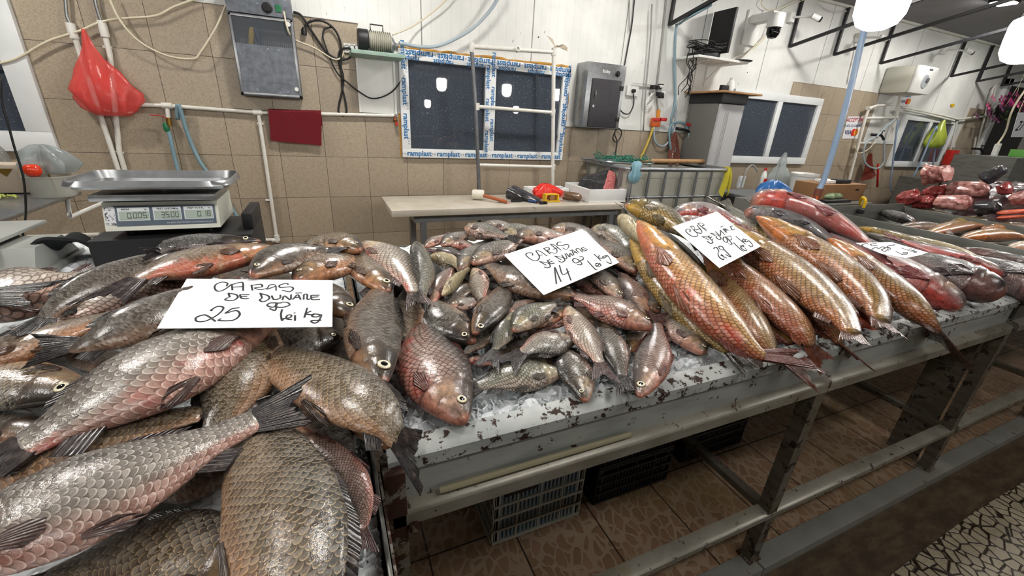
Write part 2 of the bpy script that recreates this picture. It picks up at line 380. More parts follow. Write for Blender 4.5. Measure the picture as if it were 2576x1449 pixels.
TUBE = NT('lit fluorescent panel'); TUBE.set(Base_Color='ffffff', Emission_Color=(1., .97, .93, 1), Emission_Strength=TUBE_POWER); TUBE = TUBE.m
for x, y in ((-1.2, -.6), (1.4, -.6), (4.2, -.6)):
    r = thing('fluorescent_light', 'long fluorescent ceiling light above the aisle', 'ceiling light', (x, y, ZC-.06), 'fluorescent ceiling lights')
    MB().box((x-.65, y-.17, ZC-.045), (x+.65, y+.17, ZC-.0005), .004).build('housing', UPVC, r)
    MB().box((x-.62, y-.14, ZC-.056), (x+.62, y+.14, ZC-.046), .002).build('diffuser', TUBE, r)
FLOOD = NT('lit floodlight'); FLOOD.set(Base_Color='ffffff', Emission_Color=(1., .965, .91, 1), Emission_Strength=FLOOD_POWER); FLOOD = FLOOD.m
for x in (-1.95, .35, 2.5, 4.75, 6.9, 9.2):
    r = thing('floodlight', 'small floodlight under the ceiling between the benches and the back wall', 'floodlight', (x, 2.8, ZC-.1), 'floodlights by the wall')
    MB().box((x-.12, 2.71, ZC-.075), (x+.12, 2.89, ZC-.03), .006).box((x-.02, 2.78, ZC-.035), (x+.02, 2.82, ZC-.0305)).build('housing', BLKL, r)
    MB().box((x-.10, 2.725, ZC-.083), (x+.10, 2.875, ZC-.076), .002).build('lens', FLOOD, r)
# ---------------------------------------------------------------- display benches
def m_rustsheet(name, c1, c2, rust, thr, metal=.0, rough=.4, sc=23):
    t = NT(name); p = t.pos()
    c = t.mix(t.step(t.noise(t.scale(p, (1, 1, 4)), 7, 5), .35, .7), c1, c2)
    f = t.step(t.noise(p, sc, 6, .72), thr, thr+.03); f2 = t.step(t.noise(p, 6, 4, .6), .62, .8)
    c = t.mix(t.math('MULTIPLY', f2, .5), c, '8a7a4c')
    rc = t.mix(t.noise(p, 90, 3), rust, '1f140d'); c = t.mix(f, c, rc)
    t.set(Base_Color=c, Metallic=t.math('MULTIPLY', t.math('SUBTRACT', 1., f), metal), Roughness=t.math('ADD', rough, t.math('MULTIPLY', f, .35)))
    t.bump(f, .4, -.002); return t.m
ZINC = m_rustsheet('rust flecked galvanised sheet', 'a5a8a2', '8f938f', '4b2c1a', .615)
LIPM = m_rustsheet('rusty white tray lip', 'b9bdba', '9ea3a1', '43281a', .54, sc=30)
RAILM = m_rustsheet('worn steel rail', '9a968a', '7f7a6c', '53341d', .60, .25, .3)
IRON = m_rustsheet('dark angle iron', '6d665c', '57503f', '2f2015', .56, .2, .4)
RUSTY = m_rustsheet('rusted plate', '7d7a72', '6b6048', '4a2411', .46)
DULL = m_rustsheet('dull tray metal', '6f706b', '5d5e58', '3a3026', .66, .4, .35)
ICE = NT('crushed ice'); _p = ICE.pos(); _v = ICE.voro(_p, 95, 'F1', 0); _v2 = ICE.voro(ICE.scale(_p, (1, 1.6, 1)), 160, 'F1', 1)
ICE.set(Base_Color=ICE.mix(ICE.noise(_p, 14, 3), 'dfe6ea', 'f3f6f8'), Roughness=.2, Subsurface_Weight=.25, Subsurface_Scale=.02, Subsurface_Radius=(1., 1., 1.))
ICE.bump(ICE.math('ADD', _v, ICE.math('MULTIPLY', ICE.noise(_p, 210, 3), .5)), .45, .005); ICE = ICE.m
YF, YB = .60, 2.1
def front_profile(x0, x1):
    lip = [(.645, .925), (.642, .93), (.607, .923), (.598, .916), (.598, .888), (.604, .884), (.61, .888), (.612, .912), (.64, .92)]
    apr = [(.606, .89), (.613, .89), (.613, .81), (.606, .81)]
    rail = [(.625, .818), (.585, .808), (.578, .80), (.578, .772), (.584, .766), (.625, .766)]
    def e(pr): return MB().ext([(x0, y, z) for y, z in pr], (x1-x0, 0, 0))
    return e(lip), e(apr), e(rail)
def bench(x0, x1, label, legs=(), plates=(), lipm=LIPM, tray=ZINC, zt=.95):
    r = thing('display_bench', label, 'display bench', ((x0+x1)/2, 1.3, 0))
    l, a, q = front_profile(x0, x1)
    l.build('tray_lip', lipm, r); a.build('apron', tray, r); q.build('front_rail', RAILM, r)
    t = MB().box((x0+.003, .615, .83), (x1-.003, YB, .838)).box((x0+.003, YB-.01, .838), (x1-.003, YB, zt+.03), .002)
    t.box((x0+.003, .615, .838), (x0+.015, YB-.01, zt-.03), .002).box((x1-.015, .615, .838), (x1-.003, YB-.01, zt), .002)
    t.build('tray', DULL, r)
    for x in legs:
        MB().box((x-.022, .582, .004), (x+.022, .588, .766)).box((x-.022, .588, .004), (x-.016, .626, .766)).build('leg', IRON, r)
        MB().box((x-.02, YB-.04, 0), (x+.02, YB, .83)).build('leg', IRON, r)
        MB().box((x-.03, .575, .001), (x+.035, .635, .009)).build('foot_plate', RUSTY, r)
        MB().box((x-.018, .625, .235), (x+.018, YB-.04, .262)).build('cross_bar', IRON, r)
        MB().box((x-.018, .625, .775), (x+.018, YB-.04, .81)).build('cross_bar', IRON, r)
    if legs: MB().ext([(x0, y, z) for y, z in ((.626, .262), (.59, .258), (.58, .252), (.58, .232), (.626, .232))], (max(legs)+.02-x0, 0, 0)).build('stretcher', RAILM, r)
    for x, y, w in plates: MB().box((x, y, .01), (x+.008, y+w, .82)).build('leg', IRON, r)
    return r
b0 = bench(.048, 2.6, 'long rusty steel bench with white lip holding ice and the main fish heaps', (1.335, 2.60), ((2.592, .64, .13),), zt=.84)
MB().box((.036, .578, .62), (.075, .64, .905), .003).build('end_plate', RUSTY, b0)
MB().lathe([(.0, 0), (.012, 0), (.012, .006), (.006, .007), (.006, .014), (0, .014)], (.085, .577, .768), 10, (0, -1, 0)).build('bolt', RUSTY, b0)
MB().tube([(.14, .592, .822), (.16, .59, .824), (.6, .592, .822)], .007, 8).build('sealant_bead', mat('yellowed sealant', '9b9478', .5), b0)
# the bench that comes towards the buyer on the left
lb = thing('display_bench', 'steel bench on the left piled with the biggest crucian carp', 'display bench', (-.65, .9, 0))
MB().box((-1.5, -.3, .80), (.028, YB, .808)).box((.022, -.3, .808), (.028, YB, .905), .001).box((-1.5, -.3, .808), (.022, -.294, .905)).box((-1.5, YB-.006, .808), (.022, YB, .89)).build('tray', DULL, lb)
MB().box((.03, -.3, .70), (.034, .6, .90)).build('apron', RUSTY, lb)
for x, y in ((0.0, -.2), (-1.4, -.2), (-1.4, 2.0), (0.0, 2.0)): MB().box((x-.02, y-.02, 0), (x+.02, y+.02, .8)).build('leg', IRON, lb)
b1 = bench(2.66, 3.77, 'steel bench beyond the carp with flat fish behind a low metal divider', (3.74,), (), DULL, DULL)
b2 = bench(3.80, 4.92, 'second bench past the carp, its shallow metal tray full of flat wet fish', (4.9,), (), DULL, DULL)
b3 = bench(4.95, 7.4, 'far bench piled with red cut catfish', (6.2, 7.38), (), DULL, DULL, .93)
# ---------------------------------------------------------------- heaps: spine height of the top layer of fish
def cl(v): return min(max(v, 0.), 1.)
def zL(x, y): return .985+.095*cl((y-.45)/1.2)+.02*math.sin(7*x)*math.sin(5*y)
def zC(x, y): return .925+.13*cl((y-.62)/1.1)
def zR(x, y): return .94+.245*cl((y-.62)/.85)
def zT(x, y): return .90
def ice(x0, x1, y0, y1, f, label, step=.012, chips=None):
    nx, ny = int((x1-x0)/step), int((y1-y0)/step); G = []
    J = RNG.normal(0, .0034, (nx+1, ny+1)); K = RNG.normal(0, 1, (nx//3+3, ny//3+3))
    for i in range(nx+1):
        row = []
        for j in range(ny+1):
            x = x0+(x1-x0)*i/nx; y = y0+(y1-y0)*j/ny
            z = f(x, y)+J[i, j]+.0055*K[i//3, j//3]
            row.append((x+RNG.normal(0, .0015), y+RNG.normal(0, .0015), z))
        G.append(row)
    rim = lambda r: [(p[0], p[1], .842) for p in r]
    m = MB().grid(G)
    if chips:
        for _ in range(chips[4]):
            x = RNG.uniform(chips[0], chips[1]); y = RNG.uniform(chips[2], chips[3]); c = np.array((x, y, f(x, y)+RNG.uniform(-.002, .006))); e = RNG.normal(0, 1, (3, 3)); e /= np.linalg.norm(e, axis=1)[:, None]; s = RNG.uniform(.004, .013)
            a, b = e[0]*s, e[1]*s*.8; t_ = np.cross(a, b); t_ *= .0022/(np.linalg.norm(t_)+1e-9); m.add([c-a-b, c+a-b*.6, c+a*.7+b, c-a+b*.8, c-a*.8-b+t_, c+a-b*.6+t_, c+a*.6+b+t_, c-a*.9+b*.7+t_], [(3, 2, 1, 0), (4, 5, 6, 7), (0, 1, 5, 4), (1, 2, 6, 5), (2, 3, 7, 6), (3, 0, 4, 7)])
    m.grid([G[0], rim(G[0])]); m.grid([G[-1], rim(G[-1])]); m.grid([[r[0] for r in G], rim([r[0] for r in G])]); m.grid([[r[-1] for r in G], rim([r[-1] for r in G])])
    return m.build('crushed_ice', ICE, None, label, 'ice', kind='stuff', ang=20)
ice(.066, 2.582, .65, 2.08, lambda x, y: .915-.01*cl((.68-y)/.03)+.06*cl((y-.8)/.8)-.10*cl((y-1.5)/.2), 'bed of crushed ice under the small crucians and carp', chips=(.075, 2.56, .655, .95, 4200))
ice(-1.45, .018, -.25, 2.08, lambda x, y: .868+.055*cl((-.03-x)/.15)+.02*cl((y-.7)/.5)+.03*cl((y-1.6)/.4)-.08*cl((y-1.6)/.2)*cl((x+.62)/.1), 'bed of crushed ice under the big crucian carp on the left', chips=(-.22, .012, -.2, .9, 1800))
# ---------------------------------------------------------------- crates under the bench
def m_pl(name, c, c2, r=.4): return mat(name, c, r, col2=c2, nsc=9, dirt='6b563c', dsc=16, dthr=.64)
CR1 = m_pl('dirty white plastic crate', 'a9a799', '8f8c7c'); CR2 = m_pl('blue stained plastic', '5d7887', '8d9088'); BLK = mat('black plastic', '0d0d0f', .38, col2='191a1c', nsc=10)
def crate(name, label, x, y, z, w, d, h, m, nv, nh, m2=None, grp=None, slat=.006):
    r = thing(name, label, 'crate', (x+w/2, y+d/2, z), grp); B = MB(); S = MB(); t = .007
    B.box((x, y, z), (x+w, y+d, z+.008))
    for cx, cy in ((x, y), (x+w, y), (x, y+d), (x+w, y+d)):
        a = cx if cx == x else cx-.035; b = cy if cy == y else cy-.035
        B.box((a, b, z), (a+.035, b+.035, z+h), .006)
    sides = [((x, y), (1, 0), w), ((x, y+d-t), (1, 0), w), ((x, y), (0, 1), d), ((x+w-t, y), (0, 1), d)]
    for (sx, sy), (ux, uy), L in sides:
        def bx(a0, a1, z0, z1, o=0, tt=t):
            if ux: return ((sx+a0, sy-o, z0), (sx+a1, sy+tt+o, z1))
            return ((sx-o, sy+a0, z0), (sx+tt+o, sy+a1, z1))
        for k in range(nh+1):
            zz = z+h*k/nh; B.box(*bx(0, L, min(zz, z+h-.012), min(zz, z+h-.012)+.012, .004))
        n = nv if ux else int(nv*L/w)
        for k in range(n+1):
            a = L*k/n; B.box(*bx(max(a-.003, 0), min(a+.003, L), z, z+h, .003))
        ns = int(L/.0165)
        for k in range(1, ns):
            a = L*k/ns
            for q in range(nh-1):
                z0 = z+h*q/nh; S.box(*bx(a-.0042, a+.0042, z0+.01, z0+h/nh))
        S.box(*bx(.03, L-.03, z+h*(nh-1)/nh+.012, z+h-.012)) if m2 is not None else None
    B.build('crate_frame', m, r); S.build('slats', m2 or m, r)
    return r
crate('plastic_crate', 'dirty white and blue slatted crate on the floor under the bench', .43, .995, .004, .385, .58, .31, CR1, 4, 5, CR2)
MB().box((.47, .99, .236), (.6, .9945, .272), .002).build('handle_slot', mat('dark slot', '17130f', .6), bpy.data.objects['plastic_crate'])
bx, by = atZ(1725, 1203, 0)[:2]
crate('black_crate', 'lower black crate of the stack right beside the white crate', .895, 1.01, .004, .4, .56, .19, BLK, 4, 4, None, 'black crates under the bench')
crate('black_crate', 'upper black crate of the stack right beside the white crate', .895, 1.01, .197, .4, .56, .19, BLK, 4, 4, None, 'black crates under the bench')
crate('black_crate', 'lower black crate of the stack farthest right under the bench', 1.44, 1.06, .004, .4, .56, .19, BLK, 4, 4, None, 'black crates under the bench')
crate('black_crate', 'upper black crate of the stack farthest right under the bench', 1.44, 1.06, .197, .4, .56, .19, BLK, 4, 4, None, 'black crates under the bench')
# ---------------------------------------------------------------- fish
def m_fish():
    t = NT('wet fish skin')
    ca = t.n('ShaderNodeVertexColor', layer_name='Col'); ce = t.n('ShaderNodeVertexColor', layer_name='Edg')
    uv = t.n('ShaderNodeUVMap', uv_map='uv'); s = t.n('ShaderNodeSeparateXYZ'); t.l(uv, 0, s, 0)
    # slight warp so rows are not ruler straight
    P = t.coord('Object'); nz = t.noise(P, 18, 2)
    u = t.math('ADD', s.outputs[0], t.math('MULTIPLY', t.math('SUBTRACT', nz, .5), .55)); v = t.math('ADD', s.outputs[1], t.math('MULTIPLY', t.math('SUBTRACT', t.noise(P, 13, 2), .5), .5))
    r = t.math('FLOOR', u); a = t.math('SUBTRACT', u, r); par = t.math('MULTIPLY', t.math('MODULO', t.math('ADD', r, 400.), 2.), .5)
    vb = t.math('ADD', v, par); b = t.math('SUBTRACT', t.math('FRACT', vb), .5); vc = t.math('ADD', vb, .5); b2 = t.math('SUBTRACT', t.math('FRACT', vc), .5)
    def ln(x, y): return t.math('SQRT', t.math('ADD', t.math('MULTIPLY', x, x), t.math('MULTIPLY', t.math('MULTIPLY', y, y), 4.)))
    t1 = ln(a, b); a2 = t.math('SUBTRACT', 1., a); ins = t.math('LESS_THAN', t1, 1.)
    # position inside the visible scale: 0 where it emerges, 1 at its free edge
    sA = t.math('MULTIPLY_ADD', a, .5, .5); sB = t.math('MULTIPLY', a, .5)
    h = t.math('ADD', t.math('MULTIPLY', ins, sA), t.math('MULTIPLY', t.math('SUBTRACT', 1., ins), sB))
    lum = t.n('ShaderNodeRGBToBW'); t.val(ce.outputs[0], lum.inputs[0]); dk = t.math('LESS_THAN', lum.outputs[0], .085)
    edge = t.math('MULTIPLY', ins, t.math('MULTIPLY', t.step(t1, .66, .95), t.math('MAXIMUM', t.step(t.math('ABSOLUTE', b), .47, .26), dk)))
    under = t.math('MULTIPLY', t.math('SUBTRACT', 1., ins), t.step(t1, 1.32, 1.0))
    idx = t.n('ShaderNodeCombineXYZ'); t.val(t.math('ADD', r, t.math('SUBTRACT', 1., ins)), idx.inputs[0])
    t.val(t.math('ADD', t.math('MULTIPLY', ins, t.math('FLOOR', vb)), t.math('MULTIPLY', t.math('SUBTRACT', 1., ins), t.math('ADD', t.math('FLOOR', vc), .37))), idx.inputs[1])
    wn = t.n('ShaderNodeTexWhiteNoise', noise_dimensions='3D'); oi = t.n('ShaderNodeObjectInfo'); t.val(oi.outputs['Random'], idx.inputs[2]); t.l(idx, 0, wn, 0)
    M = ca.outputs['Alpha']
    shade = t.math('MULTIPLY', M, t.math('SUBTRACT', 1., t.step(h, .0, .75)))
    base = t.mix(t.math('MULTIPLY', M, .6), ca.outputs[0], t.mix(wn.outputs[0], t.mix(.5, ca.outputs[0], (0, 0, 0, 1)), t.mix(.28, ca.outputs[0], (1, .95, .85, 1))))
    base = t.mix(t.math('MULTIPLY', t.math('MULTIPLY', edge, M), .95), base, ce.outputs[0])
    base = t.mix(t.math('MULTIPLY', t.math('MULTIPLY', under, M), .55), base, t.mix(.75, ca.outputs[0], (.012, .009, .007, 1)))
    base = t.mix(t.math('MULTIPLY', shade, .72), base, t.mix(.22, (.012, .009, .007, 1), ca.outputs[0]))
    hn = t.step(t.noise(P, 34, 4, .6), .4, .66); H1 = t.math('SUBTRACT', 1., M)
    base = t.mix(t.math('MULTIPLY', H1, t.math('MULTIPLY', hn, .45)), base, t.mix(1., base, (1.7, 1.65, 1.4, 1), 'MULTIPLY'))
    base = t.mix(t.math('MULTIPLY', H1, t.math('MULTIPLY', t.step(t.noise(t.scale(P, (1, 1, 1)), 80, 4, .7), .45, .62), .55)), base, t.mix(.75, base, (.01, .008, .007, 1)))
    # mottling and red bruising
    mo = t.step(t.noise(P, 38, 5, .7), .42, .66); base = t.mix(t.math('MULTIPLY', mo, .42), base, t.mix(.6, base, (.02, .016, .012, 1)))
    off = t.n('ShaderNodeVectorMath', operation='ADD'); t.val(P, off.inputs[0]); t.val(oi.outputs['Random'], off.inputs[1])
    br = t.step(t.math('ADD', t.noise(off.outputs[0], 16, 5, .65), t.math('MULTIPLY', t.math('SUBTRACT', ce.outputs['Alpha'], .5), .62)), .56, .74)
    base = t.mix(t.math('MULTIPLY', br, .72), base, t.mix(.35, (.5, .03, .02, 1), base))
    wet = t.noise(P, 70, 3, .6)
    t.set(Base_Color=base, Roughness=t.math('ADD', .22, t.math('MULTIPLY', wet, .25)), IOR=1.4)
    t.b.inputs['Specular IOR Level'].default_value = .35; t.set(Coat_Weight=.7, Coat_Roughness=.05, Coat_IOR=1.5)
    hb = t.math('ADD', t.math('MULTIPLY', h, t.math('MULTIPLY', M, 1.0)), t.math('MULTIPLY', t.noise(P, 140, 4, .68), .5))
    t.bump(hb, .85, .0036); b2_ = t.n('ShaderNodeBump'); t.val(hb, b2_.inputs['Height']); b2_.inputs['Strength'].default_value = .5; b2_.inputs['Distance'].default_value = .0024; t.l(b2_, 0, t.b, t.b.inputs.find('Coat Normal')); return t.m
def m_fin():
    t = NT('fish fin rays'); ca = t.n('ShaderNodeVertexColor', layer_name='Col'); uv = t.n('ShaderNodeUVMap', uv_map='uv'); s = t.n('ShaderNodeSeparateXYZ'); t.l(uv, 0, s, 0)
    P = t.coord('Object')
    ray_ = t.math('MULTIPLY', t.math('ADD', t.math('SINE', t.math('MULTIPLY', t.math('ADD', s.outputs[0], t.math('MULTIPLY', t.noise(P, 30, 2), .6)), 6.283)), 1.), .5)
    c = t.mix(t.math('MULTIPLY', ray_, .6), ca.outputs[0], t.mix(.7, ca.outputs[0], (.008, .006, .006, 1)))
    c = t.mix(t.math('MULTIPLY', t.step(t.noise(P, 60, 4), .5, .75), .35), c, t.mix(.35, ca.outputs[0], (.6, .45, .36, 1)))
    t.set(Base_Color=c, Roughness=t.math('ADD', .16, t.math('MULTIPLY', t.noise(P, 90, 2), .22))); t.b.inputs['Specular IOR Level'].default_value = .6
    t.bump(ray_, .7, .0016); return t.m
def m_eye():
    t = NT('fish eye'); ca = t.n('ShaderNodeVertexColor', layer_name='Col'); t.set(Base_Color=ca.outputs[0], Roughness=.06); t.b.inputs['Specular IOR Level'].default_value = .7; return t.m
FSKIN, FFIN, FEYE = m_fish(), m_fin(), m_eye()
UU = np.array([0, .03, .08, .15, .25, .4, .55, .7, .85, 1.])
PROF = {
 'caras': dict(top=[.06, .15, .235, .33, .45, .53, .48, .36, .22, .165], bot=[.07, .14, .21, .30, .40, .47, .44, .31, .18, .15], th=[.05, .10, .135, .165, .19, .2, .18, .125, .065, .035], op=.245, eye=(.115, .10, .052), fat=1.),
 'crap':  dict(top=[.05, .17, .28, .38, .47, .52, .48, .38, .24, .15], bot=[.06, .15, .24, .33, .43, .48, .45, .35, .21, .13], th=[.03, .12, .20, .26, .30, .33, .31, .25, .15, .08], op=.25, eye=(.11, .16, .020), fat=1.1),
 'silver': dict(top=[.16, .28, .36, .42, .48, .52, .48, .38, .26, .2], bot=[.2, .32, .4, .45, .48, .48, .45, .36, .24, .18], th=[.12, .22, .28, .32, .34, .34, .3, .22, .13, .07], op=.30, eye=(.10, -.05, .016), fat=1.),
 'somn':  dict(top=[.16, .30, .38, .44, .48, .5, .47, .40, .30, .2], bot=[.18, .32, .42, .48, .5, .5, .46, .38, .28, .18], th=[.2, .36, .42, .44, .44, .42, .36, .28, .18, .08], op=.2, eye=(.06, .2, .012), fat=1.)}
def smooth(a, b, x):
    t = np.clip((x-a)/(b-a), 0, 1); return t*t*(3-2*t)
def cattr(me, name, A):
    at = me.attributes.new(name, 'FLOAT_COLOR', 'POINT'); at.data.foreach_set('color', np.asarray(A, np.float32).ravel())
def lagr(p0, p1, p2, m):
    def f(u):
        u = np.asarray(u)[..., None]
        return p0*(u-m)*(u-1)/(m)+p1*u*(u-1)/(m*(m-1))+p2*u*(u-m)/(1-m)
    return f
def fin_mesh(name, base, tip, nrm, th, col, parent, rays=9, nb=7, tipcol=None, bow=0., fork=0., margin=None):
    base = np.array(base, float); tip = np.array(tip, float); nrm = np.array(nrm, float); n = len(base); G = np.zeros((n, nb+1, 3)); T = np.zeros((n, nb+1)); 
    for j in range(nb+1):
        k = j/nb; G[:, j] = base*(1-k)+tip*k+nrm*(bow*math.sin(k*math.pi))
    L = np.linalg.norm(tip-base, axis=1)
    rg = np.random.default_rng(int(abs(base[0, 0]*9999)) % 65536)
    jag = rg.normal(0, .05, n)*(1 if n > 6 else .5)
    G[:, nb] += (tip-base)*jag[:, None]
    fl = rg.normal(0, .02, n)
    for j in range(1, nb+1): G[:, j] += nrm*(fl*L*(j/nb))[:, None]
    half = th*(1-np.linspace(0, 1, nb+1)*.85)/2
    A = G+nrm[:, None, :]*half[None, :, None]; B = G-nrm[:, None, :]*half[None, :, None]
    V = np.concatenate([A.reshape(-1, 3), B.reshape(-1, 3)]); w = nb+1; F = []
    q = lambda i, j, s: s*n*w+i*w+j
    for i in range(n-1):
        for j in range(nb): F += [(q(i, j, 0), q(i, j+1, 0), q(i+1, j+1, 0), q(i+1, j, 0)), (q(i, j, 1), q(i+1, j, 1), q(i+1, j+1, 1), q(i, j+1, 1))]
        F += [(q(i, nb, 0), q(i, nb, 1), q(i+1, nb, 1), q(i+1, nb, 0)), (q(i, 0, 0), q(i+1, 0, 0), q(i+1, 0, 1), q(i, 0, 1))]
    for j in range(nb): F += [(q(0, j, 0), q(0, j, 1), q(0, j+1, 1), q(0, j+1, 0)), (q(n-1, j, 0), q(n-1, j+1, 0), q(n-1, j+1, 1), q(n-1, j, 1))]
    o = G.reshape(-1, 3).mean(0); me = bpy.data.meshes.new(name); me.from_pydata((V-o).tolist(), [], F); me.materials.append(FFIN)
    c0 = np.array(lin(col)); c1 = np.array(lin(tipcol)) if tipcol else c0*.7
    k = np.tile(np.linspace(0, 1, w), n); C = c0*(1-k)[:, None]+c1*k[:, None]; C = np.concatenate([C, np.ones((len(C), 1))], 1); cattr(me, 'Col', np.concatenate([C, C]))
    U = np.repeat(np.linspace(0, rays, n), w); U = np.concatenate([U, U]); uvl = me.uv_layers.new(name='uv'); li = np.empty(len(me.loops), int); me.loops.foreach_get('vertex_index', li)
    uvl.data.foreach_set('uv', np.stack([U[li], np.concatenate([k, k])[li]], 1).astype(np.float32).ravel())
    me.polygons.foreach_set('use_smooth', [True]*len(F)); me.set_sharp_from_angle(angle=math.radians(60))
    return link(bpy.data.objects.new(name, me), o, parent)
NF = [0]
def fish(label, S, M, T, w, dors='U', kind='caras', zone=None, lift=0., pal='dark', roll=0., tip=None, tipY=None, tl=.24, lifts=None, name=None, cat='fish', group=None, fins='dtpva', blush=.4, sc=1., eye=True, tiplift=0., seg=56, nar=26, mid=.42, belly=None, op=None, sprd=.36):
    NF[0] += 1
    pr = PROF[kind]; z3 = lifts or (lift, lift, lift)
    p = [hit(*q, (lambda x, y, l=l: zone(x, y)+l)) for q, l in zip((S, M, T), z3)]
    c = lagr(p[0], p[1], p[2], mid)
    m = p[1]; e = .02
    N = unit((-(zone(m[0]+e, m[1])-zone(m[0]-e, m[1]))/(2*e), -(zone(m[0], m[1]+e)-zone(m[0], m[1]-e))/(2*e), 1))
    u = np.linspace(0, 1, seg); u = u**1.12
    c3 = c(u); tg = np.gradient(c3, axis=0); tg /= np.linalg.norm(tg, axis=1, keepdims=True)
    L = np.linalg.norm(np.diff(c3, axis=0), axis=1).sum()
    tm = tg[int(seg*mid)]; d0 = unit(np.cross(N, tm)); want = dict(U=(0, -1), D=(0, 1), L=(-1, 0), R=(1, 0), LU=(-1, -1), RU=(1, -1), LD=(-1, 1), RD=(1, 1))[dors]
    im = pix(m+d0*.01)-pix(m); sg = 1 if im@np.array(want) > 0 else -1
    ro = math.radians(roll); ax = pix(T_ := c(np.array([mid+.05]))[0])-pix(c(np.array([mid-.05]))[0]); ax = ax/np.linalg.norm(ax); pp = np.array([-ax[1], ax[0]])
    D = np.zeros((seg, 3)); Sd = np.zeros((seg, 3))
    for i in range(seg):
        d = unit(np.cross(N, tg[i]))*sg; n = unit(np.cross(tg[i], d)); n = n if n@N > 0 else -n
        D[i] = d*math.cos(ro)+n*math.sin(ro); Sd[i] = n*math.cos(ro)-d*math.sin(ro)
    im_ = int(seg*mid); pd = (pix(m+D[im_]*.01)-pix(m))@pp/.01; ps = (pix(m+Sd[im_]*.01)-pix(m))@pp/.01
    tk = max(pr['th'])*2
    H = w/math.sqrt(pd*pd+(ps*tk)**2)
    top = np.interp(u, UU, pr['top'])*H; bot = np.interp(u, UU, pr['bot'])*H; th = np.interp(u, UU, pr['th'])*H
    k3 = np.array([.25, .5, .25])
    for _ in range(3):
        for a in (top, bot, th): a[1:-1] = np.convolve(a, k3, 'valid')
    ph = np.linspace(0, 2*math.pi, nar, endpoint=False)
    sp, cp = np.sin(ph), np.cos(ph); V = np.zeros((seg, nar, 3)); Yn = np.zeros((seg, nar)); op = pr['op'] if op is None else op; uop = op-.055*np.abs(sp)**1.6-.01*sp
    for i in range(seg):
        y = np.where(sp > 0, top[i], bot[i])*sp; x = th[i]*np.sign(cp)*np.abs(cp)**.92*(1-.12*sp*sp)
        inside = smooth(.0, .012, uop-u[i]); g = 1+.055*smooth(.12, 0., uop-u[i])*inside-.05*(1-smooth(0, .05, u[i]-uop))*(1-inside)
        g2 = 1-.07*np.exp(-((u[i]-(uop-.1))/.012)**2)*(np.abs(sp) < .8)-.06*np.exp(-((u[i]-.05)/.012)**2)*np.exp(-((sp+.15)/.2)**2)
        V[i] = c3[i]+D[i]*y[:, None]+Sd[i]*(x*g*g2)[:, None]; Yn[i] = sp
    # mouth cleft
    V = V.reshape(-1, 3); F = [(i*nar+k, (i+1)*nar+k, (i+1)*nar+(k+1) % nar, i*nar+(k+1) % nar) for i in range(seg-1) for k in range(nar)]
    nV = len(V); V = np.concatenate([V, [c3[0]-tg[0]*.004*H/.1, c3[-1]+tg[-1]*.01]]); F += [(k, (k+1) % nar, nV) for k in range(nar)]+[((seg-1)*nar+(k+1) % nar, (seg-1)*nar+k, nV+1) for k in range(nar)]
    back, flank, bel, edg, redc, finc = PAL[pal]; bel = belly or bel
    back, flank, bel, edg, redc = (np.array(lin(q)) for q in (back, flank, bel, edg, redc))
    Un = np.repeat(u, nar); Y = Yn.ravel(); X = np.tile(cp, seg)
    rg = np.random.default_rng(NF[0]); ofs = .12*np.sin(Un*9+rg.uniform(0, 6))
    a = smooth(.0, .8, Y+ofs)[:, None]; b = smooth(-.3, -.95, Y+ofs)[:, None]
    C = flank*(1-a)+back*a; C = C*(1-b)+bel*b
    hd = smooth(.02, -.02, Un-(op-.055*np.abs(Y)**1.6))[:, None]; kh = {'black': .0, 'slate': .0, 'red': .06, 'dark': .1}.get(pal, .22); hc = (C*(1-kh)+np.array(lin('94774a'))*kh)*.85
    C = C*(1-hd*.6)+hc*hd*.6
    gp = (np.exp(-((Un-.62*op)/(.2*op))**2-((Y+.12)/.38)**2)*.5)[:, None]; C = C*(1-gp)+(np.array(lin('b39c6c'))*.7+bel*.3)*gp*(.35 if pal in ('black', 'dark', 'slate') else 1)+C*gp*(.65 if pal in ('black', 'dark', 'slate') else 0)
    fh = .65*hd*smooth(.1, .6, Y)[:, None]; C = C*(1-fh)+back*fh
    uo = op-.055*np.abs(Y)**1.6; ln_ = np.exp(-((Un-uo)/.008)**2)+.7*np.exp(-((Un-uo+.095)/.006)**2)*(np.abs(Y) < .75)
    C = C*(1-.8*np.clip(ln_, 0, 1))[:, None]+(np.array(lin('5a2d1e')))*(.3*np.clip(ln_, 0, 1))[:, None]
    lp = smooth(.035, .0, Un)[:, None]; C = C*(1-.6*lp)+np.array(lin('b06a52'))*.6*lp
    mouth = np.exp(-((Un-.028)/.03)**2)*np.exp(-((Y+.18)/.16)**2); C = C*(1-.75*mouth)[:, None]
    msk = smooth(uo+.0, uo+.025, Un)*smooth(1.03, .97, Un)
    bl = blush*(.35+.65*smooth(.3, -.7, Y))+.25*blush*np.exp(-((Un-op)/.06)**2); bl = bl*(1-.6*hd[:, 0])
    C = np.clip(C, 0, 1); A0 = np.concatenate([C, msk[:, None]], 1); A1 = np.concatenate([np.repeat(edg[None], len(C), 0)*(.55+.6*C/(C.max()+1e-6)), np.clip(bl, 0, 1)[:, None]], 1)
    finp = '%02x%02x%02x' % tuple(int(255*max(0, min(1, (.55*int(finc[i:i+2], 16)/255+.45*(float(bl_)**.4545))))) for i, bl_ in zip((0, 2, 4), bel*.6+flank*.25))
    ex0 = np.array([list(A0[0]), list(A0[-1])]); ex1 = np.array([list(A1[0]), list(A1[-1])])
    nm = name or {'caras': 'crucian_carp', 'crap': 'common_carp', 'silver': 'bighead_carp', 'somn': 'catfish'}[kind]
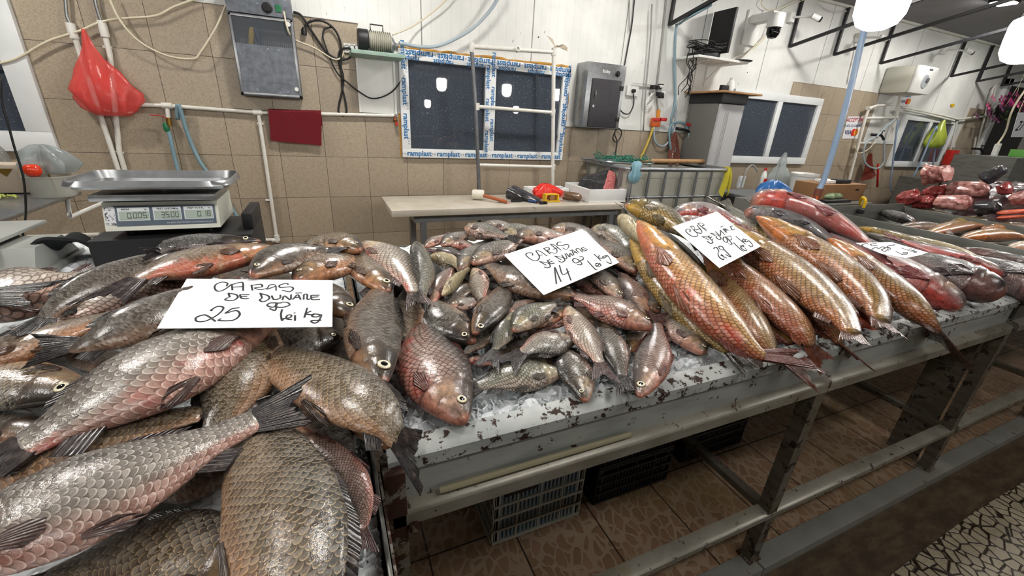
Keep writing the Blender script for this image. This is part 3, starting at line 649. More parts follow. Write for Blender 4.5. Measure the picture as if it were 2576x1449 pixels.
    org = p[1].copy(); org[2] = V[:, 2].min(); me = bpy.data.meshes.new(nm); me.from_pydata((V-org).tolist(), [], F); me.materials.append(FSKIN)
    cattr(me, 'Col', np.concatenate([A0, ex0])); cattr(me, 'Edg', np.concatenate([A1, ex1]))
    # scale coordinates: rows along the body, columns around it
    al = np.concatenate([[0], np.cumsum(np.linalg.norm(np.diff(c3, axis=0), axis=1))]); sw = {'caras': .105, 'crap': .105, 'silver': .03, 'somn': .02}[kind]*H*sc; row = sw*.52
    g = np.where(sp > 0, 1, 1); arc = np.zeros((seg, nar+1))
    for i in range(seg):
        q = np.concatenate([V[i*nar:(i+1)*nar], V[i*nar:i*nar+1]]); dd = np.linalg.norm(np.diff(q, axis=0), axis=1); cum = np.concatenate([[0], np.cumsum(dd)]); arc[i] = (cum-cum[nar//4])
    ref = arc[im_]; arc = ref[None]*(.45+.55*(arc[:, -1]-arc[:, 0])/(ref[-1]-ref[0]))[:, None]
    uvs = []
    for i in range(seg-1):
        for k in range(nar): uvs += [(al[i]/row, arc[i, k]/sw), (al[i+1]/row, arc[i+1, k]/sw), (al[i+1]/row, arc[i+1, k+1]/sw), (al[i]/row, arc[i, k+1]/sw)]
    uvs += [(0, 0)]*(6*nar); uvl = me.uv_layers.new(name='uv'); uvl.data.foreach_set('uv', np.array(uvs, np.float32).ravel())
    me.polygons.foreach_set('use_smooth', [True]*len(F))
    o = link(bpy.data.objects.new(nm, me), org, None, label, cat, group)
    # fins
    def surf(uu, y, out=0.):
        i = int(uu*(seg-1)); cc = math.sqrt(max(1-y*y, 0)); h_ = top[i] if y > 0 else bot[i]
        return c3[i]+D[i]*h_*y+Sd[i]*(th[i]*cc**.92+out)
    i1 = seg-1; td = unit(tg[i1]); TL = tl*L
    if tip is not None:
        if tipY is not None: tp = atY(*tip, tipY)
        else: tp = hit(*tip, lambda x, y: zone(x, y)+z3[2]+tiplift)
        td = unit(tp-c3[i1]); TL = np.linalg.norm(tp-c3[i1])*1.05
    dd_ = unit(D[i1]-td*(D[i1]@td)); nn = unit(np.cross(td, dd_)); nn = nn if nn@N > 0 else -nn
    n_ = 17; aa = np.linspace(-1, 1, n_); pb = np.interp(1., UU, pr['top'])*H
    base = [c3[i1]-td*.012*L+dd_*a_*pb*.85 for a_ in aa]
    tp_ = [c3[i1]+(td*math.cos(a_*sprd)+dd_*math.sin(a_*sprd))*TL*(.58+.42*abs(a_)**1.2)+dd_*a_*pb*.5 for a_ in aa]
    fin_mesh('tail_fin', base, tp_, [nn]*n_, .05*H, finc, o, 15, 8, bow=.0)
    if 'd' in fins:
        us = np.linspace(.40, .78, 16) if kind != 'somn' else np.linspace(.3, .38, 5)
        hs = H*(.015+.10*np.sin(np.linspace(.45, 2.6, len(us)))**1.) ; hs[0] *= .5
        bs = [c3[int(q*(seg-1))]+D[int(q*(seg-1))]*top[int(q*(seg-1))]*.93 for q in us]
        ts = [b_+unit(D[int(q*(seg-1))]*.4+tg[int(q*(seg-1))]*.9-Sd[int(q*(seg-1))]*.12)*(h_+.07*H*.93) for q, b_, h_ in zip(us, bs, hs)]
        fin_mesh('dorsal_fin', bs, ts, [Sd[int(q*(seg-1))] for q in us], .022*H, finc, o, 14, 4)
    def blade(nm_, u0, y0, length, width, back_, down, col, out):
        i = int(u0*(seg-1)); b0 = surf(u0, y0); dr = unit(tg[i]*back_-D[i]*down+Sd[i]*.10); sd = unit(np.cross(Sd[i], dr)); n__ = 7; q = np.linspace(-1, 1, n__)
        bs = [b0+sd*x_*width*.28+Sd[i]*out*.2 for x_ in q]; ts = []
        for x_ in q:
            P_ = b0+dr*length*(1-.42*x_*x_)+sd*x_*width*.62
            # lay the blade on the flank: find how high the body is there
            uu = min(u0+((P_-b0)@tg[i])/L, .97); ii = int(uu*(seg-1)); hh = ((P_-c3[ii])@D[ii]); lim = top[ii] if hh > 0 else bot[ii]; yy = max(-1, min(1, hh/max(lim, 1e-4)))
            want_ = th[ii]*math.sqrt(max(1-yy*yy, 0.))+out; cur = (P_-c3[ii])@Sd[ii]; ts.append(P_+Sd[ii]*(want_-cur))
        fin_mesh(nm_, bs, ts, [Sd[i]]*n__, .02*H, col, o, 7, 5, bow=out*.8)
    if 'p' in fins: blade('pectoral_fin', op+.02, -.62, .15*L if kind != 'silver' else .2*L, .14*H*(1 if kind == 'caras' else 1.45), .95, .12, finp, .008*H)
    if 'v' in fins: blade('pelvic_fin', .47, -.93, .16*L, .085*H*(1 if kind == 'caras' else 1.35), 1., .04, finp, .008*H)
    if 'a' in fins and kind != 'somn':
        us = np.linspace(.76, .88, 6); bs = [c3[int(q*(seg-1))]-D[int(q*(seg-1))]*bot[int(q*(seg-1))]*.92 for q in us]
        ts = [b_+unit(-D[int(q*(seg-1))]*.6+tg[int(q*(seg-1))]*.9)*H*(.26-.9*(q-.76)) for q, b_ in zip(us, bs)]
        fin_mesh('anal_fin', bs, ts, [Sd[int(q*(seg-1))] for q in us], .022*H, finc, o, 7, 4)
    if eye:
        ue, ye, re = pr['eye']; R_ = re*L if kind == 'caras' else re*L; i = int(ue*(seg-1)); c_ = surf(ue, ye/max(np.interp(ue, UU, pr['top']), .05) if ye > 0 else ye, 0); nn_ = unit(Sd[i]+D[i]*.15-tg[i]*.12)
        E = MB().lathe([(R_*.5*k_, h_*R_*.5) for k_, h_ in ((1.12, -.5), (1.1, .02), (1.0, .12), (.9, .18), (.7, .21), (.56, .23), (.5, .24), (.2, .3), (.01, .31))], c_, 18, nn_)
        eo = E.build('eye', FEYE, o, ang=180, org=c_); n2 = len(E.v); kk = np.repeat(np.arange(9), 18)[:, None]
        CC = np.where(kk <= 1, np.array(lin('4a3a26')), np.where(kk <= 2, np.array(lin('8a7a58')), np.where(kk <= 5, np.array(lin('d8d2b8')), np.array([.006, .006, .007])))); cattr(eo.data, 'Col', np.concatenate([CC, np.ones((n2, 1))], 1))
    return o
#        back      flank     belly     scale edge blush    fin
PAL = {'dark':  ('1b1816', '3a3129', '8f6a50', '8a7b66', '7a2a20', '1c1818'),
       'brown': ('1d1812', '5c4b34', 'a87c5a', 'd2bd98', '8a3a2a', '1f1a1a'),
       'silver': ('38322a', '82786e', 'bf8a7a', 'dcd8d0', '8f2f28', '2c2424'),
       'pink':  ('3c3432', 'a8897c', 'd08a78', '3e2a26', 'a8342c', '4b2826'),
       'pale':  ('8a7d6e', 'cbbeae', 'dcae9a', '4a352c', 'b83a32', '4a302c'),
       'cream': ('7a6e50', 'b3a47e', 'd6c9a4', 'c8bb98', '9a6a50', '6a5a40'),
       'grey':  ('23211f', '827b70', 'c39a8a', '25211e', '8a3a34', '262322'),
       'green': ('2c2e25', '92917e', 'c2ac9a', '2a2a22', '8f3a30', '2a2624'),
       'orange': ('332b24', '6c5744', 'bd8058', 'b7a27e', 'b5432a', '2c2020'),
       'gold':  ('7f6a2e', 'd29c42', 'c96a45', '5a3210', 'c23a18', '6a3a34'),
       'gold2': ('3d3418', 'a07a2e', 'bd6a2c', '4a3314', 'a84a1c', '5a3428'),
       'olive': ('2c2a18', '5d5426', 'b8923c', '23200f', '8a4a20', '3f3a2a'),
       'copper': ('5e4020', 'b07436', 'b5562c', '53300f', 'b0381a', '8a4a30'),
       'red':   ('55555b', '8c7f82', 'b4433c', '9a8682', 'b02a28', '6a2428'),
       'black': ('0e0f13', '1a1a1e', '6a4a48', '2c2b30', '7a2226', '201c20'),
       'slate': ('2b2c30', '5a5b5f', '8a8588', '6a6a6e', '6a3030', '2a2a2e')}
# ---------------------------------------------------------------- the big crucians on the left bench
L_ = dict(zone=zL)
fish('large silvery pink crucian lying across the bottom left corner, black tail to the right', (-260, 1430), (200, 1262), (642, 1058), 232, 'U', pal='silver', lift=.035, tip=(785, 1002), tiplift=.035, blush=.45, sc=.95, seg=80, nar=36, **L_)
fish('crucian half hidden behind the large silvery pink one, its black tail spread above it', (-220, 1245), (170, 1128), (505, 1040), 150, 'U', pal='brown', lift=.0, tip=(655, 968), blush=.1, seg=64, **L_)
fish('big mottled pink and grey crucian slanting up under the 25 lei card', (690, 790), (425, 928), (62, 1122), 190, 'U', pal='silver', lift=.03, tip=(-50, 1190), blush=.62, seg=72, nar=32, **L_)
fish('dark olive crucian with thin tail reaching left from under the 25 lei card', (600, 702), (385, 800), (190, 868), 112, 'U', pal='dark', lift=.045, tip=(62, 887), roll=25, blush=.05, **L_)
fish('brown crucian with orange belly behind the dark thin-tailed one, at the left edge', (-150, 940), (70, 868), (335, 775), 84, 'U', pal='orange', lift=.02, blush=.45, **L_)
fish('pale cream scaled crucian squeezed under the orange bellied one', (560, 672), (330, 738), (110, 818), 92, 'U', pal='pale', lift=.01, blush=.15, **L_)
fish('crucian with orange red belly and brown forked tail, high at the back left', (690, 626), (505, 660), (345, 702), 84, 'U', pal='orange', lift=.065, tip=(240, 765), blush=.75, **L_)
fish('long dark brown crucian slanting down to the left behind the orange bellied one', (500, 628), (290, 698), (120, 800), 82, 'U', pal='dark', lift=.04, roll=30, tip=(60, 862), blush=.05, **L_)
fish('round pinkish white crucian at the left edge below the grey scale', (-190, 775), (50, 738), (212, 690), 140, 'U', pal='pale', lift=.0, blush=.35, fins='dva', **L_)
fish('brown fanned crucian tail lying over the pinkish white one', (-420, 770), (-240, 760), (-62, 745), 120, 'U', pal='brown', lift=.055, tip=(128, 738), blush=.2, **L_)
fish('crucian lying upside down at the left edge, eye low on its dark head', (228, 985), (20, 962), (-230, 905), 152, 'D', pal='brown', lift=.0, blush=.25, seg=64, **L_)
fish('dark crucian showing only a strip at the left edge below the upside down one', (150, 1090), (-40, 1075), (-230, 1050), 110, 'U', pal='dark', lift=-.03, blush=.1, **L_)
fish('large scaly brown crucian at the bottom edge, left of the biggest dark fish', (740, 1440), (430, 1420), (110, 1480), 290, 'U', pal='brown', lift=-.03, blush=.15, sc=.95, seg=72, nar=36, **L_)
fish('biggest dark bronze crucian in the front with large scales, broad end up', (618, 1020), (702, 1290), (775, 1600), 335, 'R', pal='brown', op=.07, lifts=(-.05, .05, .05), roll=10, blush=.08, sc=.9, seg=90, nar=40, eye=False, **L_)
fish('slim pink crucian hanging down beside the biggest dark one, next to the ice', (678, 1052), (850, 1170), (906, 1330), 105, 'LU', pal='pink', lift=-.015, tip=(912, 1412), blush=.5, **L_)
fish('bronze crucian whose black tail hangs over the bench corner', (625, 868), (838, 975), (993, 1103), 172, 'U', pal='brown', lift=.03, tip=(1072, 1168), tipY=.57, sprd=.6, lifts=(-.03, .03, .0), op=.1, blush=.06, seg=76, nar=34, eye=False, sc=.85, **L_)
fish('crucian with rosy right edge standing on end below the 25 lei card', (668, 812), (622, 928), (545, 1085), 190, 'L', pal='brown', lift=.0, blush=.35, seg=64, nar=30, sc=.85, eye=False, **L_)
fish('dark crucian with orange lips peeping out below the right end of the 25 lei card', (858, 850), (755, 852), (610, 850), 96, 'D', pal='dark', lift=-.01, blush=.15, **L_)
fish('large black-backed crucian with head down, in the middle between the two heaps', (962, 966), (934, 835), (982, 690), 150, 'R', pal='dark', lift=.025, blush=.12, seg=72, nar=32, sc=.9, **L_)
fish('dark crucian head with orange mouth right beside the 25 lei card', (886, 795), (800, 742), (680, 690), 92, 'RU', pal='dark', lift=.02, blush=.12, **L_)
fish('crucian with orange throat and open mouth above the right end of the 25 lei card', (975, 735), (918, 672), (850, 610), 92, 'RU', pal='orange', lift=.035, blush=.2, **L_)
fish('grey brown crucian with orange belly, snout touching the top edge of the 25 lei card', (748, 708), (828, 668), (912, 640), 88, 'LU', pal='orange', lift=.045, blush=.25, **L_)
fish('dark smooth crucian on top of the left heap behind the 25 lei card', (634, 695), (722, 648), (822, 632), 84, 'LU', pal='dark', lift=.075, roll=20, tip=(872, 636), blush=.05, **L_)
fish('reddish brown crucian on the crest of the left heap against the tiled wall', (905, 632), (840, 612), (770, 628), 62, 'U', pal='brown', lift=.07, blush=.4, **L_)
fish('very dark crucian on the back edge of the left heap before the black box', (655, 606), (500, 610), (400, 632), 44, 'U', pal='black', lift=.085, roll=35, tip=(350, 640), blush=.0, **L_)
fish('silvery crucian with rows of red scales behind the two heaps', (912, 612), (980, 652), (1042, 735), 84, 'RU', pal='pale', lift=.045, blush=.62, sc=1.1, eye=False, **L_)
fish('narrow greenish crucian standing on end beside the red scaled one', (1050, 612), (1064, 662), (1062, 740), 56, 'L', pal='green', lift=.04, roll=50, blush=.25, eye=False, **L_)
fish('cream scaled crucian with a pink edge, tail down, above the big bloody one', (1052, 700), (1046, 770), (1020, 848), 104, 'L', pal='orange', lift=.02, tip=(1008, 888), blush=.3, eye=False, sc=1.05, zone=zC)
fish('black-cheeked crucian with orange lips pointing right at the edge of the small heap', (1192, 862), (1122, 806), (1066, 738), 100, 'LD', pal='dark', lift=.02, blush=.35, zone=zC)
fish('big bloody red and silver crucian lying on the ice at the bench corner', (1168, 1062), (1086, 930), (1068, 800), 186, 'R', pal='pink', lift=.02, blush=.72, seg=80, nar=34, sc=.95, zone=zC)
# ---------------------------------------------------------------- the small crucians in the middle
C_ = dict(zone=zC, seg=44, nar=22)
fish('grey green crucian with red belly fins lying flat on the ice along the tray lip', (1415, 938), (1315, 945), (1205, 972), 88, 'U', pal='green', lift=.01, tip=(1165, 990), blush=.25, eye=False, **C_)
fish('crucian hanging head down over the tray lip beside the flat grey green one', (1472, 1010), (1448, 930), (1405, 872), 88, 'L', pal='grey', lift=.02, blush=.3, **C_)
fish('pale pinkish crucian with black spread tail pointing down to the lip', (1424, 768), (1462, 835), (1508, 912), 72, 'R', pal='pale', lift=.045, tip=(1525, 962), blush=.3, eye=False, **C_)
fish('dark green crucian with thin tail drooping over the lip', (1508, 792), (1540, 868), (1566, 945), 74, 'L', pal='grey', lift=.03, tip=(1592, 1000), blush=.3, eye=False, **C_)
fish('rosy plump crucian with white ringed eye resting its snout on the lip', (1608, 997), (1646, 905), (1655, 815), 98, 'L', pal='pink', lift=.04, blush=.42, **C_)
fish('long pink crucian lying across the top of the heap, snout to the right', (1638, 825), (1545, 783), (1450, 745), 78, 'U', pal='pink', lift=.06, tip=(1420, 732), blush=.52, **C_)
fish('pale olive crucian with head to the left on top of the heap centre', (1292, 833), (1338, 793), (1395, 765), 72, 'LU', pal='green', lift=.06, blush=.2, **C_)
fish('small orange crucian head poking out behind the pale olive one', (1421, 783), (1372, 802), (1310, 830), 44, 'U', pal='orange', lift=.04, blush=.6, **C_)
fish('crucian with coarse grey scales and black tail fin to the left', (1448, 856), (1380, 862), (1316, 886), 70, 'D', pal='silver', lift=.035, tip=(1262, 925), blush=.1, eye=False, **C_)
fish('small crucian with black fan tail pointing down at the ice', (1288, 785), (1270, 835), (1245, 878), 54, 'L', pal='green', lift=.035, tip=(1222, 928), blush=.1, eye=False, **C_)
fish('dark red-brown crucian with head down left of the pale olive one', (1194, 840), (1238, 772), (1285, 705), 76, 'R', pal='dark', lift=.045, blush=.35, **C_)
fish('long dark crucian slipping under the 14 lei card, tail to the left', (1446, 748), (1322, 708), (1232, 666), 80, 'U', pal='dark', lift=.055, tip=(1185, 668), blush=.15, **C_)
fish('pink and white crucian showing its belly and belly fins in the upper heap', (1190, 676), (1206, 712), (1214, 762), 56, 'L', pal='pale', lift=.045, roll=-40, blush=.65, eye=False, **C_)
fish('cream coloured crucian turned belly up in the upper heap', (1112, 744), (1140, 712), (1180, 676), 36, 'R', pal='cream', lift=.045, roll=-60, blush=.0, eye=False, **C_)
fish('rosy crucian sloping beside the cream belly-up one', (1078, 775), (1105, 716), (1140, 672), 50, 'L', pal='pink', lift=.03, blush=.45, eye=False, **C_)
fish('grey crucian lying behind the one with the yellow stained flank', (1158, 678), (1192, 640), (1240, 602), 60, 'LU', pal='grey', lift=.04, blush=.3, eye=False, **C_)
fish('grey crucian with yellow stained flank left of the 14 lei card', (1190, 664), (1246, 632), (1312, 600), 62, 'LU', pal='grey', lift=.06, blush=.15, **C_)
fish('grey crucian lying topmost on the back ridge of the small heap', (1170, 573), (1214, 582), (1275, 596), 48, 'U', pal='grey', lift=.075, tip=(1315, 606), blush=.1, **C_)
fish('pinkish grey crucian just behind the topmost one on the back ridge', (1215, 582), (1252, 573), (1300, 588), 42, 'U', pal='silver', lift=.06, blush=.25, eye=False, **C_)
fish('olive crucian second along the back ridge from the topmost one', (1262, 600), (1302, 582), (1350, 590), 48, 'U', pal='green', lift=.05, blush=.2, eye=False, **C_)
fish('spotted silver crucian with dark head touching the top edge of the 14 lei card', (1308, 602), (1352, 592), (1420, 592), 56, 'U', pal='silver', lift=.06, blush=.2, eye=False, **C_)
fish('crucian with brown gill cover on the ridge above the 14 lei card corner', (1390, 582), (1442, 588), (1512, 632), 58, 'U', pal='grey', lift=.055, blush=.15, eye=False, **C_)
fish('bluish grey crucian on the ridge between the 14 lei card and the carp', (1490, 576), (1536, 592), (1584, 628), 62, 'U', pal='green', lift=.05, blush=.15, eye=False, **C_)
fish('grey crucian with clear eye leaning down beside the right corner of the 14 lei card', (1598, 684), (1552, 640), (1505, 600), 62, 'RU', pal='grey', lift=.055, blush=.15, **C_)
fish('grey crucian with pink snout sticking out below the right half of the 14 lei card', (1561, 752), (1520, 706), (1475, 655), 56, 'R', pal='grey', lift=.05, blush=.3, **C_)
fish('plump finely scaled crucian with pink belly right of the pink snouted one', (1622, 795), (1592, 738), (1566, 688), 76, 'L', pal='pink', lift=.03, blush=.4, eye=False, **C_)
fish('crucian with head down at the right end of the heap, lying alone on smooth ice', (1768, 890), (1716, 836), (1640, 778), 74, 'RU', pal='silver', lift=.015, blush=.25, **C_)
fish('small dark crucian head peeping out above the crucian on smooth ice', (1656, 784), (1630, 768), (1580, 755), 38, 'U', pal='dark', lift=.03, blush=.3, **C_)
fish('orange bellied crucian wedged behind the rosy plump one on the lip', (1585, 885), (1606, 850), (1650, 810), 54, 'L', pal='orange', lift=.01, blush=.7, eye=False, **C_)
fish('grey crucian tail sticking out right of the big bloody one', (1262, 828), (1215, 856), (1172, 888), 42, 'U', pal='dark', lift=.01, tip=(1155, 905), blush=.15, eye=False, **C_)
fish('small red bellied crucian lying low on the ice behind the two black tails', (1175, 905), (1205, 908), (1255, 916), 30, 'U', pal='pink', lift=-.005, blush=.8, eye=False, **C_)
fish('small grey crucian flank behind the black-cheeked one', (1130, 768), (1166, 765), (1212, 748), 38, 'U', pal='silver', lift=.02, blush=.15, eye=False, **C_)
fish('rosy crucian half covered by the pale olive one', (1268, 795), (1302, 774), (1345, 752), 40, 'U', pal='pink', lift=.03, blush=.5, eye=False, **C_)
fish('small grey crucian at the left shoulder of the back ridge', (1112, 618), (1146, 600), (1185, 583), 40, 'U', pal='grey', lift=.05, blush=.2, eye=False, **C_)
fish('tiny pink crucian at the far left end of the small heap', (1070, 622), (1096, 606), (1125, 590), 30, 'U', pal='pink', lift=.045, blush=.4, eye=False, **C_)
fish('yellow bellied crucian with dark belly fin at the left of the small heap', (1080, 652), (1115, 650), (1155, 672), 38, 'D', pal='cream', lift=.04, blush=.1, eye=False, **C_)
fish('small pink crucian crumpled below the topmost one', (1136, 618), (1166, 617), (1200, 628), 26, 'U', pal='pink', lift=.05, blush=.7, eye=False, **C_)
fish('black tailed crucian with only a strip showing above the yellow bellied one', (1070, 628), (1120, 632), (1162, 640), 22, 'U', pal='black', lift=.05, blush=.0, eye=False, **C_)
fish('dark crucian with spread fin in the hollow behind the belly-up cream one', (1192, 712), (1162, 735), (1130, 762), 44, 'U', pal='dark', lift=.02, blush=.05, eye=False, **C_)
fish('thin pink strip of a crucian between the pale olive and the coarse scaled one', (1430, 808), (1390, 816), (1330, 826), 26, 'U', pal='pink', lift=.03, blush=.5, eye=False, **C_)
fish('crucian with reddish tail wedged under the lower edge of the 14 lei card', (1540, 745), (1490, 720), (1430, 705), 50, 'U', pal='pink', lift=.02, blush=.4, eye=False, **C_)
# ---------------------------------------------------------------- the carp
R_ = dict(zone=zR, kind='crap', seg=72, nar=30)
fish('large bright golden carp with red spots lying foremost, snout up', (1606, 556), (1738, 728), (1916, 893), 116, 'R', pal='gold', lift=.06, tip=(2035, 900), sprd=.2, lifts=(.06, .06, .03), blush=.62, sc=1.05, **R_)
fish('dark olive carp with yellow belly left of the bright golden one', (1588, 600), (1692, 742), (1832, 882), 88, 'R', pal='olive', lift=.0, tip=(1892, 938), tipY=.585, blush=.05, **R_)
fish('greenish carp squeezed behind the bright golden one', (1770, 620), (1862, 770), (1945, 885), 82, 'R', pal='gold2', lift=.0, blush=.1, eye=False, **R_)
fish('yellow carp tail lying low between the golden and the copper carp', (1850, 720), (1922, 800), (1988, 865), 60, 'R', pal='gold', lift=-.03, tip=(2020, 925), blush=.2, eye=False, **R_)
fish('copper carp coming out from under the 29 lei card with orange tail', (1740, 590), (1922, 745), (2032, 868), 84, 'R', pal='copper', lift=.03, tip=(2085, 925), tipY=.56, lifts=(.03, .03, .0), blush=.4, **R_)
fish('low brown orange carp with long dark tail hanging over the lip', (1890, 680), (2030, 790), (2105, 860), 62, 'R', pal='copper', lift=-.02, tip=(2168, 918), tipY=.57, lifts=(-.02, -.02, -.01), blush=.4, eye=False, **R_)
fish('golden carp with wet shining back and orange belly right of the 29 lei card', (1790, 556), (1988, 690), (2140, 838), 106, 'R', pal='gold2', lift=.07, blush=.55, roll=15, tl=.1, **R_)
fish('olive gold carp with dark breast fin, third big one from the bright golden', (1905, 545), (2092, 672), (2210, 805), 104, 'R', pal='gold2', lift=.06, tip=(2240, 838), blush=.12, **R_)
fish('golden brown carp whose tail hangs free over the bench front', (2085, 600), (2235, 722), (2352, 825), 86, 'R', pal='gold2', lift=.06, tip=(2362, 880), tipY=.57, sprd=.6, lifts=(.06, .06, -.01), blush=.3, eye=False, **R_)
fish('dark red carp tail tucked below the olive gold one', (2040, 690), (2150, 790), (2192, 828), 50, 'R', pal='copper', lift=-.02, tip=(2228, 842), blush=.9, eye=False, **R_)
fish('dark scaled carp at the back left of the carp, head towards the white table', (1572, 517), (1652, 540), (1745, 605), 68, 'U', pal='olive', lift=.05, blush=.1, **R_)
fish('cream carp lying belly up below the dark scaled one', (1556, 545), (1586, 572), (1628, 622), 46, 'R', pal='cream', lift=.03, roll=-60, blush=.05, eye=False, **R_)
fish('reddish carp with brown breast fin directly behind the 29 lei card', (1694, 540), (1768, 536), (1860, 566), 58, 'U', pal='red', lift=.05, blush=.3, **R_)
fish('rosy carp head against the upper left edge of the 29 lei card', (1698, 556), (1755, 566), (1830, 590), 46, 'U', pal='red', lift=.045, blush=.45, eye=False, **R_)
fish('smooth slate grey catfish with blunt head behind the carp', (1878, 534), (1988, 552), (2100, 612), 46, 'U', 'somn', zone=zR, lift=.05, pal='slate', blush=.0, seg=60)
fish('large red bellied catfish lying topmost at the back of the carp heap', (1898, 506), (2032, 534), (2195, 622), 80, 'U', 'somn', zone=zR, lift=.07, pal='red', blush=.6, roll=-25, seg=60)
fish('bighead carp with pink gaping gills at the tray corner', (2416, 774), (2275, 690), (2085, 592), 88, 'U', 'silver', zone=zR, lift=.04, pal='red', blush=.55, seg=64, lifts=(.0, .02, .03))
fish('black headed bighead carp with pink lower lip at the end of the bench', (2520, 742), (2388, 690), (2235, 628), 96, 'U', 'silver', zone=zR, lift=.05, pal='black', blush=.25, seg=64)
fish('dark blue black bighead carp cut off by the right edge of the view', (2740, 770), (2545, 702), (2370, 642), 96, 'U', 'silver', zone=zR, lift=.03, pal='black', blush=.1, seg=64)
fish('wine red bighead carp behind the black headed one', (2520, 690), (2405, 652), (2270, 606), 48, 'U', 'silver', zone=zR, lift=.05, pal='red', blush=.85, seg=50)
# fish mostly buried under the heaps
fl = random.Random(11)
def filler(px, py, w, ang, zone, lift, pal, label, group, kind='caras'):
    a = math.radians(ang); k = w*(1.15 if kind == 'caras' else 1.9); dx, dy = k*math.cos(a), k*math.sin(a)
    fish(label, (px+dx, py+dy), (px, py), (px-dx, py-dy), w, 'U', kind, zone=zone, lift=lift, pal=pal, blush=.2, eye=False, fins='d', seg=30, nar=18, group=group)
for px, py, w, an in ((250, 905, 90, 20), (500, 1180, 150, -20), (760, 930, 120, 60), (860, 880, 100, 80), (560, 760, 110, 10), (720, 760, 110, -10), (640, 700, 90, 15), (180, 720, 80, -20), (880, 1010, 130, 50), (480, 1090, 120, -20), (960, 700, 80, 40), (90, 860, 100, -15), (820, 1090, 130, 70)):
    filler(px, py, w, an, zL, -.045, 'dark', 'dark crucian buried in the left heap with only slivers showing', 'buried crucians on the left')
for px, py, w, an in ((1150, 690, 50, 60), (1250, 740, 60, 30), (1350, 750, 60, -30), (1500, 690, 60, 20), (1300, 860, 60, -30), (1420, 690, 60, 10), (1360, 640, 60, 0), (1480, 780, 60, 50), (1230, 800, 60, -45), (1570, 800, 60, 60), (1130, 700, 50, -40), (1450, 620, 60, 10), (1280, 640, 55, -20), (1210, 640, 55, 30), (1160, 640, 50, 0), (1340, 690, 60, 20), (1540, 660, 60, 30), (1090, 680, 45, 70), (1390, 900, 60, -10), (1260, 690, 50, -50)):
    filler(px, py, w, an, zC, -.02, 'dark', 'dark crucian buried in the small heap with only slivers showing', 'buried crucians in the middle')
for px, py, w, an in ((1700, 640, 70, 45), (1830, 660, 80, 45), (1950, 620, 80, 40), (2060, 620, 80, 35), (2180, 650, 70, 35), (1900, 590, 70, 30), (2010, 750, 60, 40), (2130, 740, 70, 42), (1780, 800, 60, 45), (2290, 720, 60, 35), (2090, 590, 60, 25)):
    filler(px, py, w, an, zR, -.06, 'olive', 'dark carp buried in the carp heap with only slivers showing', 'buried carp', 'crap')
# ---------------------------------------------------------------- price cards
CARD = mat('white card', 'e8ecf0', .45)
def card(label, q, P, n, strokes, o, s, wd=1.0, lift=.0, nm='price_card'):
    n = unit(n); P = np.asarray(P, float)
    c = [atP(x, y, P, n) for x, y in q]; n = n if n[2] > 0 else -n
    r = MB().ext([p-n*.0012 for p in c], n*.0012).build(nm, CARD, None, label, 'price card')
    m = MB()
    for st in strokes:
        pts = [atP(o[0]+x*s, o[1]+y*s, P, n)+n*.0004 for x, y in st]
        m.tube(crv(pts, 4) if len(pts) > 2 else pts, .0021*wd, 5, flat=.4)
    if m.v: m.build('handwriting', INK, r, ang=80)
    return r
S1 = [[(1020, 215), (1030, 175), (960, 160), (880, 190), (860, 240), (900, 285), (985, 265), (1090, 190)], [(1090, 190), (1100, 268)], [(1095, 195), (1180, 170), (1240, 172), (1245, 275)], [(1095, 230), (1240, 222)],
 [(1355, 200), (1372, 272)], [(1365, 205), (1480, 190), (1500, 225), (1400, 240), (1480, 262), (1570, 240), (1600, 200), (1680, 200), (1690, 275)], [(1560, 260), (1690, 215)], [(1850, 195), (1830, 178), (1740, 200), (1750, 235), (1880, 225), (1922, 250), (1870, 290), (1775, 270)],
 [(1045, 310), (1065, 365)], [(1045, 312), (1150, 330), (1170, 370), (1100, 410), (1000, 400), (1040, 370)], [(1200, 330), (1225, 380), (1320, 385)], [(1205, 330), (1330, 330)], [(1215, 357), (1300, 352)],
 [(1475, 310), (1500, 370)], [(1475, 315), (1580, 345), (1595, 385), (1520, 425), (1465, 405), (1500, 378)], [(1630, 345), (1660, 395), (1740, 380), (1745, 335)], [(1775, 400), (1800, 345), (1880, 400), (1890, 330)], [(1915, 395), (1980, 330), (2020, 395)], [(1935, 372), (2010, 365)], [(1950, 310), (2040, 306)], [(2060, 395), (2065, 330), (2110, 330), (2110, 390), (2150, 390)], [(2160, 340), (2175, 395), (2280, 395)], [(2160, 340), (2275, 338)], [(2170, 366), (2260, 360)],
 [(1690, 440), (1600, 445), (1570, 480), (1650, 500), (1700, 460), (1690, 440), (1690, 500), (1670, 545), (1600, 520)], [(1770, 440), (1700, 450), (1690, 495), (1790, 500), (1870, 470), (1840, 435), (1770, 430)],
 [(830, 545), (810, 540), (900, 490), (980, 510), (900, 600), (740, 685), (620, 690), (610, 640), (720, 605), (800, 640), (870, 692)], [(1090, 520), (1000, 580)], [(1090, 520), (1195, 505)], [(1000, 585), (1150, 545), (1200, 600), (1110, 675), (920, 680), (940, 655)],
 [(1770, 530), (1755, 600), (1770, 680), (1790, 650)], [(1780, 655), (1880, 640), (1890, 605), (1840, 610), (1830, 655), (1900, 670)], [(1945, 610), (1945, 680)], [(1935, 575), (1940, 580)], [(2110, 510), (2070, 640)], [(2160, 550), (2090, 590), (2200, 605)], [(2290, 600), (2190, 590), (2180, 625), (2250, 630), (2300, 600), (2260, 690), (2200, 715), (2160, 680), (2300, 675)]]
card('long white card reading CARAS DE DUNĂRE 25 lei kg on the left heap', [(470, 701), (837, 705), (836, 822), (395, 826)], (-.1, 1.1, 1.115), (0, -.03, 1), S1, (380, 680), .18634)
